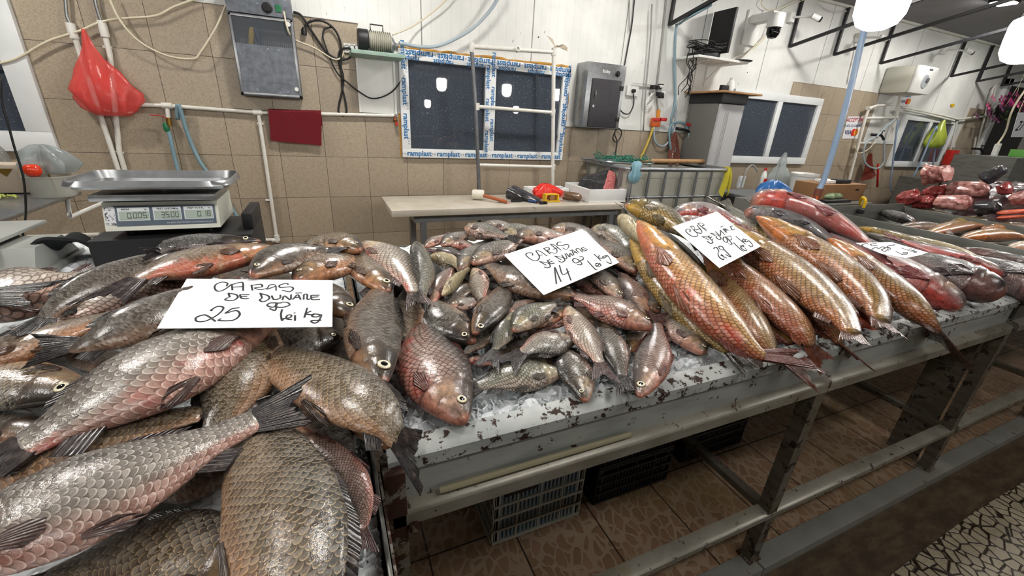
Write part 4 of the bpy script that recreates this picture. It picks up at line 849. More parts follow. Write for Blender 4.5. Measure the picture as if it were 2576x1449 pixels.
S2 = [[(650, 600), (640, 555), (560, 555), (530, 590), (600, 660), (700, 700), (760, 670), (770, 610), (710, 520)], [(705, 515), (780, 520), (915, 610)], [(770, 600), (830, 590)], [(850, 470), (970, 575)], [(855, 475), (930, 450), (960, 490), (920, 520), (1060, 560), (1090, 500), (975, 400)], [(965, 395), (1050, 410), (1170, 505)], [(1020, 490), (1110, 460)], [(1175, 355), (1110, 360), (1100, 410), (1180, 420), (1280, 400), (1310, 440), (1260, 490), (1200, 465)],
 [(775, 710), (900, 780)], [(785, 712), (930, 740), (975, 800), (920, 825), (860, 810)], [(915, 690), (970, 750), (1050, 740)], [(925, 695), (965, 675)], [(950, 725), (1010, 705)], [(1050, 610), (1170, 680)], [(1060, 612), (1200, 640), (1240, 690), (1180, 725), (1120, 700)], [(1180, 590), (1240, 660), (1275, 640), (1240, 570)], [(1265, 565), (1330, 630), (1330, 560), (1385, 605)], [(1400, 590), (1375, 510), (1470, 565)], [(1390, 560), (1440, 535)], [(1330, 515), (1380, 495)], [(1490, 545), (1440, 490), (1490, 475), (1560, 540)], [(1540, 470), (1580, 520), (1650, 495)], [(1540, 470), (1590, 445)], [(1570, 490), (1620, 475)],
 [(1480, 680), (1420, 650), (1380, 690), (1430, 740), (1500, 710), (1480, 670), (1545, 740), (1520, 775), (1460, 760)], [(1500, 630), (1560, 620), (1575, 670), (1510, 700)], [(1050, 820), (1085, 1120)], [(1060, 820), (1170, 1080)], [(1140, 780), (1200, 950), (1310, 890)], [(1270, 840), (1350, 1055)],
 [(1650, 700), (1790, 850), (1825, 855)], [(1790, 790), (1850, 780), (1840, 745), (1800, 760), (1830, 810), (1880, 800)], [(1870, 740), (1900, 790)], [(1770, 690), (1780, 693)], [(1770, 575), (1895, 695)], [(1870, 600), (1850, 645), (1950, 650)], [(2000, 600), (1930, 620), (1960, 650), (2020, 610), (2080, 710), (2080, 750), (2010, 730), (2000, 700)]]
card('white card reading CARAS DE DUNĂRE 14 lei kg on the small crucians', [(1268, 641), (1464, 577), (1558, 660), (1368, 742)], (.75, 1.25, 1.09), (0, -.12, 1), S2, (1250, 560), .13802, 1.2)
S3 = [[(500, 545), (470, 530), (480, 490), (400, 485), (390, 540), (500, 630), (600, 645), (640, 590), (480, 430)], [(475, 430), (550, 420), (580, 490), (560, 520), (680, 575), (730, 540), (620, 400)], [(590, 500), (700, 470)], [(645, 370), (830, 525)], [(645, 365), (710, 350), (780, 390), (730, 420)], [(710, 430), (840, 490)],
 [(730, 640), (890, 720)], [(730, 640), (880, 660), (965, 760), (910, 790), (840, 745)], [(860, 625), (930, 710), (970, 690)], [(860, 640), (900, 625)], [(900, 670), (940, 650)], [(910, 570), (1060, 650)], [(930, 565), (1090, 620), (1140, 690), (1080, 700), (1030, 655)], [(1020, 535), (1120, 620), (1130, 520)], [(1120, 500), (1220, 600)], [(1180, 480), (1260, 560), (1200, 470)], [(1135, 440), (1170, 415)], [(1270, 520), (1225, 470), (1320, 520)], [(1340, 420), (1380, 500), (1435, 480)], [(1340, 425), (1390, 410)],
 [(1260, 680), (1200, 650), (1190, 720), (1250, 770), (1280, 730), (1240, 640), (1370, 790), (1340, 810), (1300, 790)], [(1270, 640), (1340, 630), (1370, 700), (1310, 730)], [(980, 900), (1030, 870), (1090, 960), (1070, 1010), (1100, 1090), (1190, 1145), (1200, 1080), (1140, 1030)], [(1120, 1040), (1265, 1105)], [(1190, 930), (1130, 920), (1090, 860), (1160, 860), (1210, 930), (1350, 1075), (1290, 1060), (1240, 1030)], [(1410, 775), (1560, 920), (1630, 960)], [(1550, 860), (1620, 860), (1600, 820), (1560, 880), (1640, 940), (1690, 940), (1650, 880)], [(1545, 825), (1555, 825)], [(1460, 640), (1660, 805)], [(1620, 690), (1600, 745), (1660, 750)], [(1720, 720), (1650, 700), (1680, 760), (1740, 740), (1820, 840), (1780, 865), (1730, 830)]]
card('white card reading CRAP DE DUNĂRE 29 lei kg on the golden carp', [(1691, 570), (1804, 532), (1915, 619), (1810, 674)], (1.45, 1.35, 1.23), (0, -.2, 1), S3, (1680, 520), .11732, 1.2)
S4 = [[(790, 240), (830, 225), (850, 235)], [(800, 235), (790, 250)], [(920, 225), (870, 235), (890, 250), (930, 245)], [(880, 280), (920, 260), (940, 275), (980, 255), (1000, 265), (1040, 245), (1090, 240)], [(1000, 270), (970, 285), (1000, 300), (1030, 275), (1020, 262), (1050, 275), (1030, 290)], [(1100, 300), (1160, 330)], [(1165, 310), (1200, 310), (1200, 325), (1160, 325)], [(1150, 268), (1240, 300)], [(1215, 282), (1240, 275)], [(1270, 285), (1245, 295), (1290, 305), (1260, 308)]]
card('curled white card marked lei kg on the bighead carp', [(2153, 611), (2243, 609), (2334, 635), (2318, 641), (2278, 649), (2218, 638)], (2.1, 1.25, 1.215), (0, -.1, 1), S4, (1950, 550), .276, 1.2)
# ---------------------------------------------------------------- back wall fittings
def cable(name, label, pts, r, m, off=.03, cat='cable', k=5, group=None, n=6):
    P = [wp(x, y, o[0] if o else off) for x, y, *o in pts]
    return MB().tube(crv(P, k), r, n).build(name, m, None, label, cat, group, ang=180)
def px_tube(mb, pts, r, off=.03, k=5, n=8): return mb.tube(crv([wp(x, y, o[0] if o else off) for x, y, *o in pts], k), r, n)
CREAM = mat('cream cable', 'cfc7ae', .4); BLKC = mat('black rubber cable', '111214', .42); GREYC2 = mat('grey cable', '8b8b88', .45)
WPLA = mat('white plastic', 'dedfdc', .35, col2='c8c8c2', nsc=9); STEEL = mat('brushed steel', 'a3a5a6', .3, .85, col2='7d8083', nsc=30, amt=.5)
DKG = mat('dark scratched grey panel', '51555c', .35, col2='737982', nsc=22, amt=.8, dirt='8f979e', dsc=30, dthr=.62)
DKG2 = mat('grey painted metal', '5b5f66', .4, col2='474b52', nsc=14)
RED = mat('red plastic', 'b3231c', .35); GREEN = mat('green plastic', '1f6a45', .35); ORG = mat('orange plastic', 'c2561f', .35); YEL = mat('yellow plastic', 'd8b020', .35)
WOOD = mat('pale wood', 'a98258', .6, col2='7d5a38', nsc=18); BLKP = mat('matt black', '121214', .5); BLUEH = mat('blue grey hose', '7d9aa4', .3, col2='6a8794', nsc=6)
CLEARH = mat('clear pale hose', 'a9b6bd', .2, col2='8fa0ab', nsc=6)
def smoky(name, c, a, rough=.2): 
    return mat(name, c, rough, alpha=a)
# knife steriliser
q = thing('steriliser_cabinet', 'grey scratched knife cabinet with smoked door on the tiled wall', 'wall cabinet', (-.305, 3.84, 1.56))
MB().box((-.505, 3.868, 1.56), (-.108, 3.887, 2.2), .004).box((-.505, 3.785, 1.56), (-.49, 3.87, 2.2)).box((-.123, 3.785, 1.56), (-.108, 3.87, 2.2)).box((-.505, 3.785, 1.56), (-.108, 3.87, 1.575)).build('body', DKG2, q)
MB().box((-.505, 3.78, 2.075), (-.108, 3.87, 2.2), .004).build('control_panel', DKG, q)
d = MB()
for a, b in (((-.50, 3.772, 1.565), (-.485, 3.784, 2.068)), ((-.128, 3.772, 1.565), (-.112, 3.784, 2.068)), ((-.5, 3.772, 1.565), (-.112, 3.784, 1.582)), ((-.5, 3.772, 2.052), (-.112, 3.784, 2.068))): d.box(a, b, .002)
df = d.build('door', STEEL, q)
MB().box((-.485, 3.776, 1.582), (-.128, 3.779, 1.89)).build('door_panel', DKG, df)
MB().box((-.485, 3.776, 1.89), (-.128, 3.779, 2.052)).build('door_window', smoky('smoked perspex', '5a6066', .35), df)
kn = MB().lathe([(.0, 0), (.034, 0), (.034, .006), (.026, .008), (.024, .022), (0, .022)], (-.259, 3.78, 2.123), 20, (0, -1, 0)); kn.box((-.263, 3.752, 2.105), (-.255, 3.76, 2.142)); kn.build('dial', BLKP, q)
MB().box((-.208, 3.774, 2.105), (-.172, 3.781, 2.15), .002).build('switch', GREEN, q)
for z in (2.038, 1.623): MB().lathe([(0, 0), (.014, 0), (.014, .008), (0, .008)], (-.14, 3.774, z), 14, (0, -1, 0)).build('door_magnet', WPLA, df)
c = MB().box((-.475, 3.80, 1.885), (-.13, 3.812, 1.892))
for i in range(26): c.box((-.47+.0132*i, 3.80, 1.89), (-.466+.0132*i, 3.803, 1.925))
c.build('knife_rack', STEEL, q)
for x0, x1, m, l, cap in ((-.4, -.375, YEL, 'yellow handled knife hanging in the steriliser cabinet', '.'), (-.335, -.355, mat('navy plastic', '27305a', .4), 'blue handled knife hanging in the steriliser cabinet', '.')):
    k = thing('knife', l, 'knife', (x0, 3.815, 1.7)); MB().tube([(x0, 3.815, 1.87), (x0+.2*(x1-x0), 3.815, 1.90), (x0+.75*(x1-x0), 3.815, 1.97), (x1, 3.815, 2.0)], [.013, .018, .018, .012], 10).build('handle', m, k)
    MB().box((x0-.012, 3.8145, 1.76), (x0+.008, 3.8155, 1.875)).build('blade', STEEL, k)
cable('power_cable', 'black cable from the knife cabinet looping down the tiles in a long noose', [(738, 30), (757, 38), (776, 66), (800, 102), (822, 132), (846, 147), (872, 149), (886, 136), (880, 122), (862, 123), (852, 136), (854, 162), (863, 190), (862, 222), (853, 262), (852, 282), (863, 291), (872, 280), (868, 250), (860, 215), (862, 190)], .0085, BLKC, .035)
cable('power_cable', 'black cable hanging in a coil from a hook and running to the taped window', [(766, 82), (770, 62), (788, 52), (812, 53), (834, 66), (850, 88), (858, 120), (858, 165), (862, 205)], .0085, BLKC, .05)
cable('power_cable', 'thin black cable sagging from the coil across to the taped window', [(838, 68), (818, 72), (812, 92), (824, 130), (838, 165), (852, 188), (872, 206), (905, 232), (940, 248), (985, 232), (1018, 190)], .006, BLKC, .04)
MB().lathe([(0, 0), (.018, 0), (.02, .03), (.01, .05), (0, .05)], wp(765, 88, .05), 10, (.1, 0, 1)).build('plug', BLKP, None, 'black plug hanging loose beside the knife cabinet', 'plug')
cable('power_cable', 'cream cable draped from the knife cabinet to the socket strip', [(708, -10), (716, 40, .13), (726, 80, .14), (742, 100, .06), (790, 120), (838, 148), (858, 145), (866, 128)], .006, CREAM, .05)
cable('power_cable', 'cream cable hanging in a wide loop left of the knife cabinet', [(268, -20), (300, 48), (350, 104), (420, 140), (485, 148), (505, 130), (545, 66), (582, -20)], .007, CREAM, .07)
cable('power_cable', 'cream cable sagging across the tiles from the left window', [(-30, 165), (40, 148), (120, 104), (200, 78), (246, 58), (300, 47), (390, 40), (440, 16), (520, -12)], .007, CREAM, .05)
# air pump on its shelf
q = thing('wall_shelf', 'narrow green painted plank shelf under the ribbed air pump', 'shelf', (.45, 3.75, 1.88))
MB().box((.255, 3.6, 1.886), (.64, 3.888, 1.913), .003).build('plank', mat('flaking green paint', '8fa69a', .6, col2='6f877c', nsc=20, dirt='4b4a40', dsc=30, dthr=.64), q)
MB().box((.30, 3.872, 1.49), (.60, 3.888, 1.886), .002).box((.30, 3.866, 1.49), (.315, 3.873, 1.886)).box((.585, 3.866, 1.49), (.60, 3.873, 1.886)).build('backboard', WPLA, q)
q = thing('air_pump', 'ribbed metal air pump with black end on the green shelf', 'air pump', (.45, 3.72, 1.915))
MB().lathe([(0, 0), (.07, 0), (.075, .01), (.075, .07), (.07, .075), (0, .075)], (.315, 3.72, 1.99), 24, (1, 0, 0)).build('end_cap', BLKP, q)
c = MB()
for i in range(11): c.lathe([(0, 0), (.062, 0), (.062, .008), (.072, .008), (.072, .014), (0, .014)], (.392+.0145*i, 3.72, 1.99), 24, (1, 0, 0))
c.build('ribbed_body', mat('dusty cast aluminium', '9a9788', .5, col2='77756a', nsc=20), q)
MB().lathe([(.06, 0), (.05, .02), (.02, .035), (.012, .06), (0, .06)], (.552, 3.72, 1.98), 16, (1, 0, 0)).build('outlet', STEEL, q)
MB().tube(crv([(.41, 3.72, 2.06), (.41, 3.72, 2.1), (.5, 3.72, 2.1), (.5, 3.72, 2.06)], 1), .005, 8).build('handle', BLKP, q)
for x in (.40, .53): MB().box((x-.02, 3.67, 1.914), (x+.02, 3.77, 1.935)).build('foot', BLKP, q)
cable('air_hose', 'clear plastic air hose sweeping up from the ribbed air pump', [(1005, 108, .18), (1060, 118), (1110, 113), (1180, 78), (1230, 30), (1262, -20)], .014, CLEARH, .09, 'hose')
cable('power_cable', 'thin cream cable rising to the ceiling above the air pump', [(988, 88, .18), (1045, 62), (1110, 12), (1140, -20)], .006, CREAM, .06)
q = thing('socket_strip', 'white triple socket on the wall left of the air pump', 'socket', wp(884, 120))
c = [wp(863, 108, .03), wp(905, 112, .03), wp(905, 132, .03), wp(868, 132, .03)]; MB().ext(c, (0, .035, 0)).build('body', WPLA, q)
for x in (873, 886, 898): MB().lathe([(.022, 0), (.022, .004), (.015, .004), (.015, .001), (0, .001)], wp(x, 120, .028), 14, (0, -1, 0)).build('socket', GREYC2, q)
# plastic pipework
def pipe(name, label, segs, r=.0125, m=None, fit=(), cat='pipe', off=.035, clips=()):
    q = thing(name, label, cat, wp(*segs[0][0], off)); 
    for s in segs: MB().tube([wp(x, y, *(o or (off,))) for x, y, *o in s], r, 10).build('pipe', m or PVC, q)
    for x, y, *o in fit:
        p = wp(x, y, off); dv = {'h': (1, 0, 0), 'v': (0, 0, 1)}[o[0] if o else 'h']; MB().lathe([(0, -.03), (r*1.5, -.03), (r*1.55, .03), (0, .03)], p, 12, dv).build('fitting', m or PVC, q)
    for x, y in clips: p = wp(x, y, .02); MB().box(p-np.array((.022, .018, .007)), p+np.array((.022, .018, .007)), .003).build('clip', WPLA, q)
    return q
pipe('water_pipe', 'white pipe running down the tiles, left one of the pair', [[(178, 62), (302, 440), (313, 470)]], .0155, fit=((180, 72, 'v'), (184, 84, 'v')), clips=((288, 383),))
pipe('water_pipe', 'white pipe running down the tiles, right one of the pair with the red bag', [[(257, 62), (276, 135), (300, 380), (326, 470)]], .0155, fit=((258, 66, 'v'), (262, 80, 'v')), clips=((271, 119), (301, 384)))
for a, b, l in ((165, 176, 'left'), (240, 257, 'right')): cable('braided_hose', 'braided metal hose joining the top of the %s white pipe' % l, [(a-4, -20), (a, 8), (b-8, 40), (b, 60)], .009, STEEL, .04, 'hose')
pipe('water_pipe', 'long white horizontal pipe behind the red towel with a small red tap', [[(322, 263), (420, 266), (650, 283), (992, 291)], [(420, 266), (425, 305)], [(650, 283), (697, 603)], [(700, 603), (640, 604)]], .0135, fit=((420, 266), (648, 283), (697, 600, 'v'), (694, 604)), clips=((338, 262), (486, 270), (655, 311), (676, 503)))
pipe('water_pipe', 'white pipe running low along the wall behind the grey scale', [[(70, 597), (250, 590)], [(110, 609), (250, 601)]], .0155)
q = thing('ball_valve', 'brass valve with red lever and green hose end on the tiled wall', 'tap', wp(423, 310, .05))
MB().tube([wp(423, 296, .05), wp(427, 318, .05)], .016, 10).build('body', mat('brass', '9c7d3a', .3, .9), q); MB().tube(crv([wp(420, 298, .075), wp(408, 292, .08), (wp(378, 289, .08))], 3), .006, 6, flat=.5).build('lever', RED, q)
MB().lathe([(.015, 0), (.019, .01), (.019, .04), (.012, .06), (0, .06)], wp(421, 331, .05), 12, (0, 0, 1)).build('connector', GREEN, q)
cable('garden_hose', 'blue grey hose hanging from the valve with the red lever', [(422, 328), (428, 345), (440, 400), (458, 462), (470, 510)], .014, BLUEH, .05, 'hose')
cable('garden_hose', 'blue grey hose curving over the horizontal pipe down behind the scale', [(447, 300), (446, 268, .07), (452, 272, .07), (475, 345), (505, 410), (540, 455), (580, 520), (625, 585), (650, 610)], .014, BLUEH, .045, 'hose')
q = thing('tap', 'small red tap at the right end of the long white pipe', 'tap', wp(997, 297, .05)); MB().lathe([(0, 0), (.016, 0), (.02, .02), (.012, .03), (.012, .05), (0, .05)], wp(995, 308, .05), 10).build('spout', mat('dull copper', '7a4a30', .45, .6), q); MB().box(wp(998, 312, .06)-.012, wp(998, 312, .06)+.012, .003).build('handle', RED, q)
# bag and towel on the pipes
def bag(name, label, cat, prof, c, m, n=36, amp=.25, seed=1, ax=(0, 0, 1), squash=.6, tilt=(0, 0)):
    rr = np.random.default_rng(seed); a, b, e = rr.uniform(0, 6, 3); V = []; nv = len(prof); c = np.asarray(c, float)
    for i, (r, z) in enumerate(prof):
        row = []
        for k in range(n+1):
            t = 2*math.pi*(k % n)/n; w = 1+amp*(.45*abs(math.sin(3.5*t+z*5+b))-.2+.5*math.sin(5*t+a+z*14)+.3*math.sin(9*t+b-z*25)+.35*math.sin(3*t+e+z*9))
            row.append(c+np.array((r*w*math.cos(t)+tilt[0]*z, r*w*math.sin(t)*squash+tilt[1]*z, z)))
        V.append(row)
    return MB().grid(V).build(name, m, None, label, cat, ang=180)
REDB = mat('thin red plastic bag', 'df4f4b', .2, alpha=.62, bump=.9, bsc=38); REDB2 = mat('bright red plastic bag', 'd52f22', .3, bump=.6, bsc=40)
bc = wp(282, 292, .10)
bag('carrier_bag', 'red plastic carrier bag hanging from the right white pipe', 'bag', [(.01, 0), (.075, .004), (.125, .04), (.15, .10), (.155, .15), (.13, .20), (.095, .27), (.055, .34), (.03, .40), (.016, .46), (.008, .50)], bc, REDB, 48, .28, 4, squash=.5, tilt=(-.04, 0))
tw = []
for i in range(28):
    s = i/27; row = []
    for j in range(15):
        t = j/14; A = wp(675+(808-675)*s, 279+4*s, .06); B = wp(681+(809-681)*s, 354+12*s, .055); p = A*(1-t)+B*t; p[1] += .006*math.sin(s*9+2*t)-.012*(1-t)**2; row.append(p)
    row = [row[0]+np.array((0, .025*k, -.05+.025*(1-k)**2)) if k else row[0]+np.array((0, .014, .012)) for k in ()]+row
    tw.append([tw_ for tw_ in ([row[0]+np.array((0, .034, -.10)), row[0]+np.array((0, .034, -.01)), row[0]+np.array((0, .018, .012))]+row)])
MB().sheet(tw, .006).build('towel', mat('burgundy towelling', '6d0f1c', .9, col2='560914', nsc=60, bump=.6, bsc=300), None, 'burgundy towel folded over the long white pipe', 'towel', ang=60)
# pipe frame standing before the taped window
q = thing('pipe_frame', 'white plastic pipe frame standing in front of the taped window', 'pipe frame', (1.6, 3.72, .85))
yf = 3.72; P_ = lambda x, y: atY(x, y, yf)
MB().tube([P_(1186, 132), P_(1187, 118)], .02, 10).tube([P_(1393, 128), P_(1390, 470)], .0175, 12).tube([P_(1187, 117), P_(1393, 131)], .0175, 12).build('frame_pipe', PVC, q)
for a, b in (((1198, 268), (1391, 283)), ((1206, 415), (1391, 420))): MB().tube([P_(*a), P_(*b)], .0145, 12).build('cross_pipe', PVC, q)
MB().tube([P_(1187, 130), P_(1197, 280), P_(1207, 520), (1.31, yf, .001)], .017, 12).build('leg', mat('grey metal tube', '77797b', .35, .5, col2='5a5b5c', nsc=20), q)
MB().tube([P_(1391, 460), (2.09, yf, .001)], .0165, 12).build('leg', PVC, q)
for x, y in ((1187, 117), (1393, 131), (1391, 283), (1391, 420), (1200, 268)): MB().lathe([(0, -.028), (.0225, -.028), (.0225, .028), (0, .028)], P_(x, y), 12, (0, 0, 1)).build('fitting', PVC, q)
MB().lathe([(.0, 0), (.022, 0), (.022, .035), (.014, .036), (.014, .02), (0, .02)], P_(1298, 126)+np.array((0, -.012, 0)), 14, (0, -1, .2)).build('fitting', PVC, q)
rb = [[P_(1392+6*a+dx*t, 118-4*a+dy*t)+np.array((0, -.02-.02*t+.012*math.sin(5*a+6*t), 0)) for t in (0, .3, .6, 1)] for a, (dx, dy) in zip((-1, -.5, 0, .5, 1), ((24, -10), (28, -4), (30, 4), (26, 12), (22, 16)))]
rb2 = [[P_(1392+4*a-12*t*(1-a*.3), 116-22*t+5*a)+np.array((0, -.02, 0)) for t in (0, .5, 1)] for a in (-1, 0, 1)]
MB().sheet(rb, .003).sheet(rb2, .003).build('plastic_scrap', mat('old beige plastic film', 'b9ac98', .4), None, 'knotted scrap of beige plastic on the corner of the pipe frame', 'plastic scrap')
# second wall cabinet
q = thing('steriliser_cabinet', 'steel wall cabinet with a dark door right of the taped window', 'wall cabinet', (2.54, 3.8, 1.47))
MB().box((2.33, 3.7, 1.47), (2.76, 3.898, 2.04), .004).build('body', STEEL, q)
dd = MB().box((2.385, 3.688, 1.48), (2.72, 3.699, 1.905), .008).build('door', mat('dark plum plastic door', '2a282c', .45, col2='3a373b', nsc=15, dirt='8b8b90', dsc=45, dthr=.74), q)
MB().tube(crv([(2.43, 3.685, 1.80), (2.425, 3.67, 1.77), (2.43, 3.685, 1.735)], 4), .006, 8).build('handle', STEEL, dd); MB().lathe([(0, 0), (.012, 0), (.012, .008), (0, .008)], (2.42, 3.688, 1.665), 12, (0, -1, 0)).build('lock', STEEL, dd)
for z in (1.84, 1.56): MB().box((2.705, 3.682, z-.02), (2.745, 3.70, z+.02), .003).build('hinge', BLKP, dd)
kn = MB().lathe([(0, 0), (.026, 0), (.026, .006), (.018, .008), (.016, .02), (0, .02)], (2.665, 3.70, 1.962), 18, (0, -1, 0)).build('dial', BLKP, q)
MB().text('fosby', (2.535, 3.6995, 1.972), (1, 0, 0), (0, 0, 1), .04, .0006, .01).build('lettering', WPLA, q)
cable('power_cable', 'black cable coming down the wall past the steel wall cabinet to the socket', [(1598, -20), (1590, 60), (1583, 100), (1572, 160), (1566, 200), (1557, 260), (1565, 282), (1582, 286), (1594, 262), (1593, 236)], .006, BLKC, .03)
cable('power_cable', 'coiled black cable with plug hanging under the steel wall cabinet', [(1555, 320), (1545, 335), (1542, 350), (1550, 357), (1561, 345), (1563, 330), (1553, 322), (1546, 336), (1552, 355), (1550, 375), (1547, 398)], .006, BLKC, .04)
cable('grey_hose', 'two grey cords dropping down the panel above the sockets', [(1584, -10), (1584, 40), (1583, 78)], .004, GREYC2, .03)
# sockets, valves and hoses right of it
q = thing('wall_socket', 'double wall socket with a black plug right of the steel wall cabinet', 'socket', wp(1592, 228))
MB().box(wp(1576, 240, .03)-np.array((0, .0, 0)), wp(1608, 218, .03)+np.array((0, .028, 0)), .004).build('body', WPLA, q); MB().lathe([(0, 0), (.02, 0), (.018, .03), (0, .035)], wp(1592, 229, .032), 12, (0, -1, 0)).build('plug', BLKP, q)
MB().box(wp(1592, 222, .05)+np.array((0, 0, .05)), wp(1640, 217, .02)+np.array((0, 0, .012)), .002).build('cable_trunking', WPLA, None, 'short white cable trunking over the double socket', 'trunking')
q = thing('adapter_cluster', 'bunch of black and white plug adapters hanging by the sockets', 'adapter', wp(1655, 225, .06))
rr = random.Random(5)
for i in range(7):
    p = wp(1645+rr.uniform(0, 24), 212+rr.uniform(0, 34), .05+rr.uniform(0, .05)); s = np.array((.03, .022, .016))*rr.uniform(.7, 1.2); MB().box(p-s, p+s, .005).build('adapter', (BLKP, BLKP, WPLA)[i % 3], q)
for i in range(5): MB().tube(crv([wp(1640+2*i, 232, .05), wp(1632-3*i, 250+3*i, .05), wp(1622+4*i, 268+rr.uniform(-6, 6), .05), wp(1640+rr.uniform(-5, 6), 250, .06)], 5), .004, 6).build('lead', WPLA, q)
q = thing('valve_manifold', 'red and orange hose valve hanging on the wall below the adapters', 'valve', wp(1655, 300, .05))
MB().tube([wp(1657, 276, .05), wp(1655, 296, .05)], .022, 10).build('neck', mat('amber plastic', 'c8862a', .35), q)
MB().box(wp(1640, 318, .07), wp(1658, 298, .03), .006).build('body', ORG, q); MB().tube([wp(1642, 302, .06), wp(1672, 300, .06)], .014, 10).build('cross_valve', BLKP, q)
for x in (1650, 1668): MB().box(wp(x-5, 304, .085), wp(x+6, 297, .055), .004).build('valve_lever', RED, q)
cable('garden_hose', 'yellow hose running down to the white tank from the red valve', [(1643, 318), (1640, 330), (1625, 370), (1606, 408), (1596, 425)], .015, mat('yellow hose', 'c3a94a', .35, col2='a98e35', nsc=5), .05, 'hose')
for i, (pts, r, m, l) in enumerate((
    ([(1676, -10), (1670, 60), (1660, 150), (1652, 230), (1655, 278)], .01, GREYC2, 'grey hose running straight down the wall to the red valve'),
    ([(1702, 60), (1698, 130), (1700, 250), (1699, 310), (1690, 345), (1668, 368), (1648, 355), (1645, 320)], .011, CLEARH, 'pale hose looping up from the red valve to the black roof bracket'),
    ([(1790, 12, .5), (1740, 40, .3), (1712, 58), (1700, 75), (1696, 170), (1698, 250), (1688, 300), (1690, 330), (1700, 390), (1708, 430)], .012, BLUEH, 'light blue hose coming down from the black roof bracket'),
    ([(1730, 330), (1722, 312), (1700, 308), (1686, 320), (1684, 350), (1692, 400)], .013, BLUEH, 'blue hose bent over the small tap beside the grey locker'),
    ([(1733, 335), (1730, 370), (1722, 400), (1712, 425)], .012, BLUEH, 'blue hose hanging down against the side of the grey locker'),
    ([(1640, 10), (1636, 100), (1625, 220), (1618, 330)], .008, GREYC2, 'thin grey conduit on the panel left of the black roof bracket'))):
    cable('garden_hose' if i else 'garden_hose', l, pts, r, m, .045+.012*i, 'hose')
q = thing('tap', 'black tap with red lever beside the grey locker', 'tap', wp(1728, 325, .08)); MB().tube(crv([wp(1700, 322, .03), wp(1722, 326, .09), wp(1736, 333, .09)], 3), .014, 8).build('body', BLKP, q); MB().box(wp(1726, 316, .10), wp(1740, 312, .08)+np.array((0, .01, .004)), .002).build('lever', RED, q)
rw = [[wp(1698+(-14+28*s)*(.25+.75*t**.7)-4*t, 332+82*t, .09)+np.array((0, .022*math.sin(9*s+3*t), 0)) for t in np.linspace(0, 1, 12)] for s in np.linspace(0, 1, 14)]
MB().sheet(rw, .006).build('tea_towel', mat('spotted brown cloth', '6a3f33', .9, dirt='c9b9ae', dsc=28, dthr=.6), None, 'brown cloth with white spots hanging from the hoses beside the grey locker', 'cloth')
# high shelf with monitor
q = thing('wall_shelf', 'white wall shelf high up carrying a monitor and tangled cables', 'shelf', (3.9, 3.7, 2.15))
MB().box((3.50, 3.56, 2.178), (4.2, 3.899, 2.2), .003).build('board', WPLA, q)
for x in (3.68, 3.98): MB().tube([(x, 3.885, 1.96), (x, 3.885, 2.165), (x, 3.6, 2.17)], .008, 8).tube([(x, 3.885, 2.02), (x, 3.7, 2.165)], .006, 8).build('bracket', WPLA, q)
q = thing('monitor', 'flat black monitor seen from its edge on the high shelf', 'monitor', (3.92, 3.72, 2.2))
MB().box((3.905, 3.60, 2.26), (3.935, 3.88, 2.66), .006).build('screen', BLKP, q); MB().box((3.91, 3.70, 2.201), (3.93, 3.78, 2.28)).lathe([(0, 0), (.09, 0), (.085, .01), (0, .012)], (3.92, 3.74, 2.201), 20).build('stand', BLKP, q)
MB().box((3.62, 3.62, 2.202), (3.82, 3.85, 2.25), .008).build('video_recorder', BLKP, None, 'black recorder box among the cables on the high shelf', 'recorder')
MB().lathe([(0, 0), (.10, 0), (.11, .008), (.05, .014), (0, .015)], (4.16, 3.62, 2.202), 20).build('black_dish', BLKP, None, 'flat black dish at the right end of the high shelf', 'dish')
cb = MB(); rr = random.Random(9)
for i in range(16):
    a = np.array((3.50+rr.uniform(-.05, .06), 3.60+rr.uniform(0, .1), 2.225+rr.uniform(-.02, .06))); P = [a]
    for k in range(6): P.append(np.array((3.50+rr.uniform(-.06, .36), 3.62+rr.uniform(-.06, .14), 2.262+rr.uniform(-.005, .07)))) if i < 9 else P.append(a+np.array((rr.uniform(-.05, .05), rr.uniform(-.05, .05), -.02-.075*k)))
    cb.tube(crv(P, 4), .0045, 5)
cb.build('cable_tangle', BLKC, None, 'tangle of thin black cables spilling off the high shelf', 'cables', kind='stuff', ang=180)
# grey plastic locker
q = thing('plastic_locker', 'tall grey plastic locker beside the second window', 'locker', (3.99, 3.66, 0))
MB().box((3.82, 3.48, 0), (4.17, 3.88, 1.78), .012).build('body', mat('grey locker plastic', '6c6a66', .5, col2='605e5a', nsc=3), q)
dd = MB().box((3.82, 3.45, .02), (4.17, 3.48, 1.775), .012)
for i in range(3): dd.box((3.91+.022*i, 3.445, .1), (3.92+.022*i, 3.452, 1.7), .002)
dd.build('door', mat('light grey locker plastic', 'a7a7a6', .45, col2='96969a', nsc=3), q)
MB().box((3.805, 3.44, 1.78), (4.185, 3.885, 1.87), .01).build('lid', mat('charcoal plastic', '232327', .45), q)
MB().box((3.72, 3.36, 1.872), (4.28, 3.887, 1.89), .003).build('board', WOOD, None, 'wooden board lying on top of the grey locker', 'board')
MB().lathe([(0, 0), (.038, 0), (.04, .02), (.04, .09), (.025, .115), (.02, .12), (.022, .145), (0, .147)], (4.13, 3.66, 1.905), 16).build('bottle', WPLA, None, 'white plastic bottle standing on the board over the grey locker', 'bottle')
MB().box((3.95, 3.60, 1.903), (4.05, 3.64, 1.965), .004).build('box', BLKP, None, 'small black box on the board over the grey locker', 'box')
cl_ = [[(3.92+.30*s, 3.54+.16*t, 1.894+.012*abs(math.sin(5*s+4*t))) for t in np.linspace(0, 1, 8)] for s in np.linspace(0, 1, 12)]
MB().sheet(cl_, .006).build('black_cloth', BLKP, None, 'black cloth folded on the board over the grey locker', 'cloth')
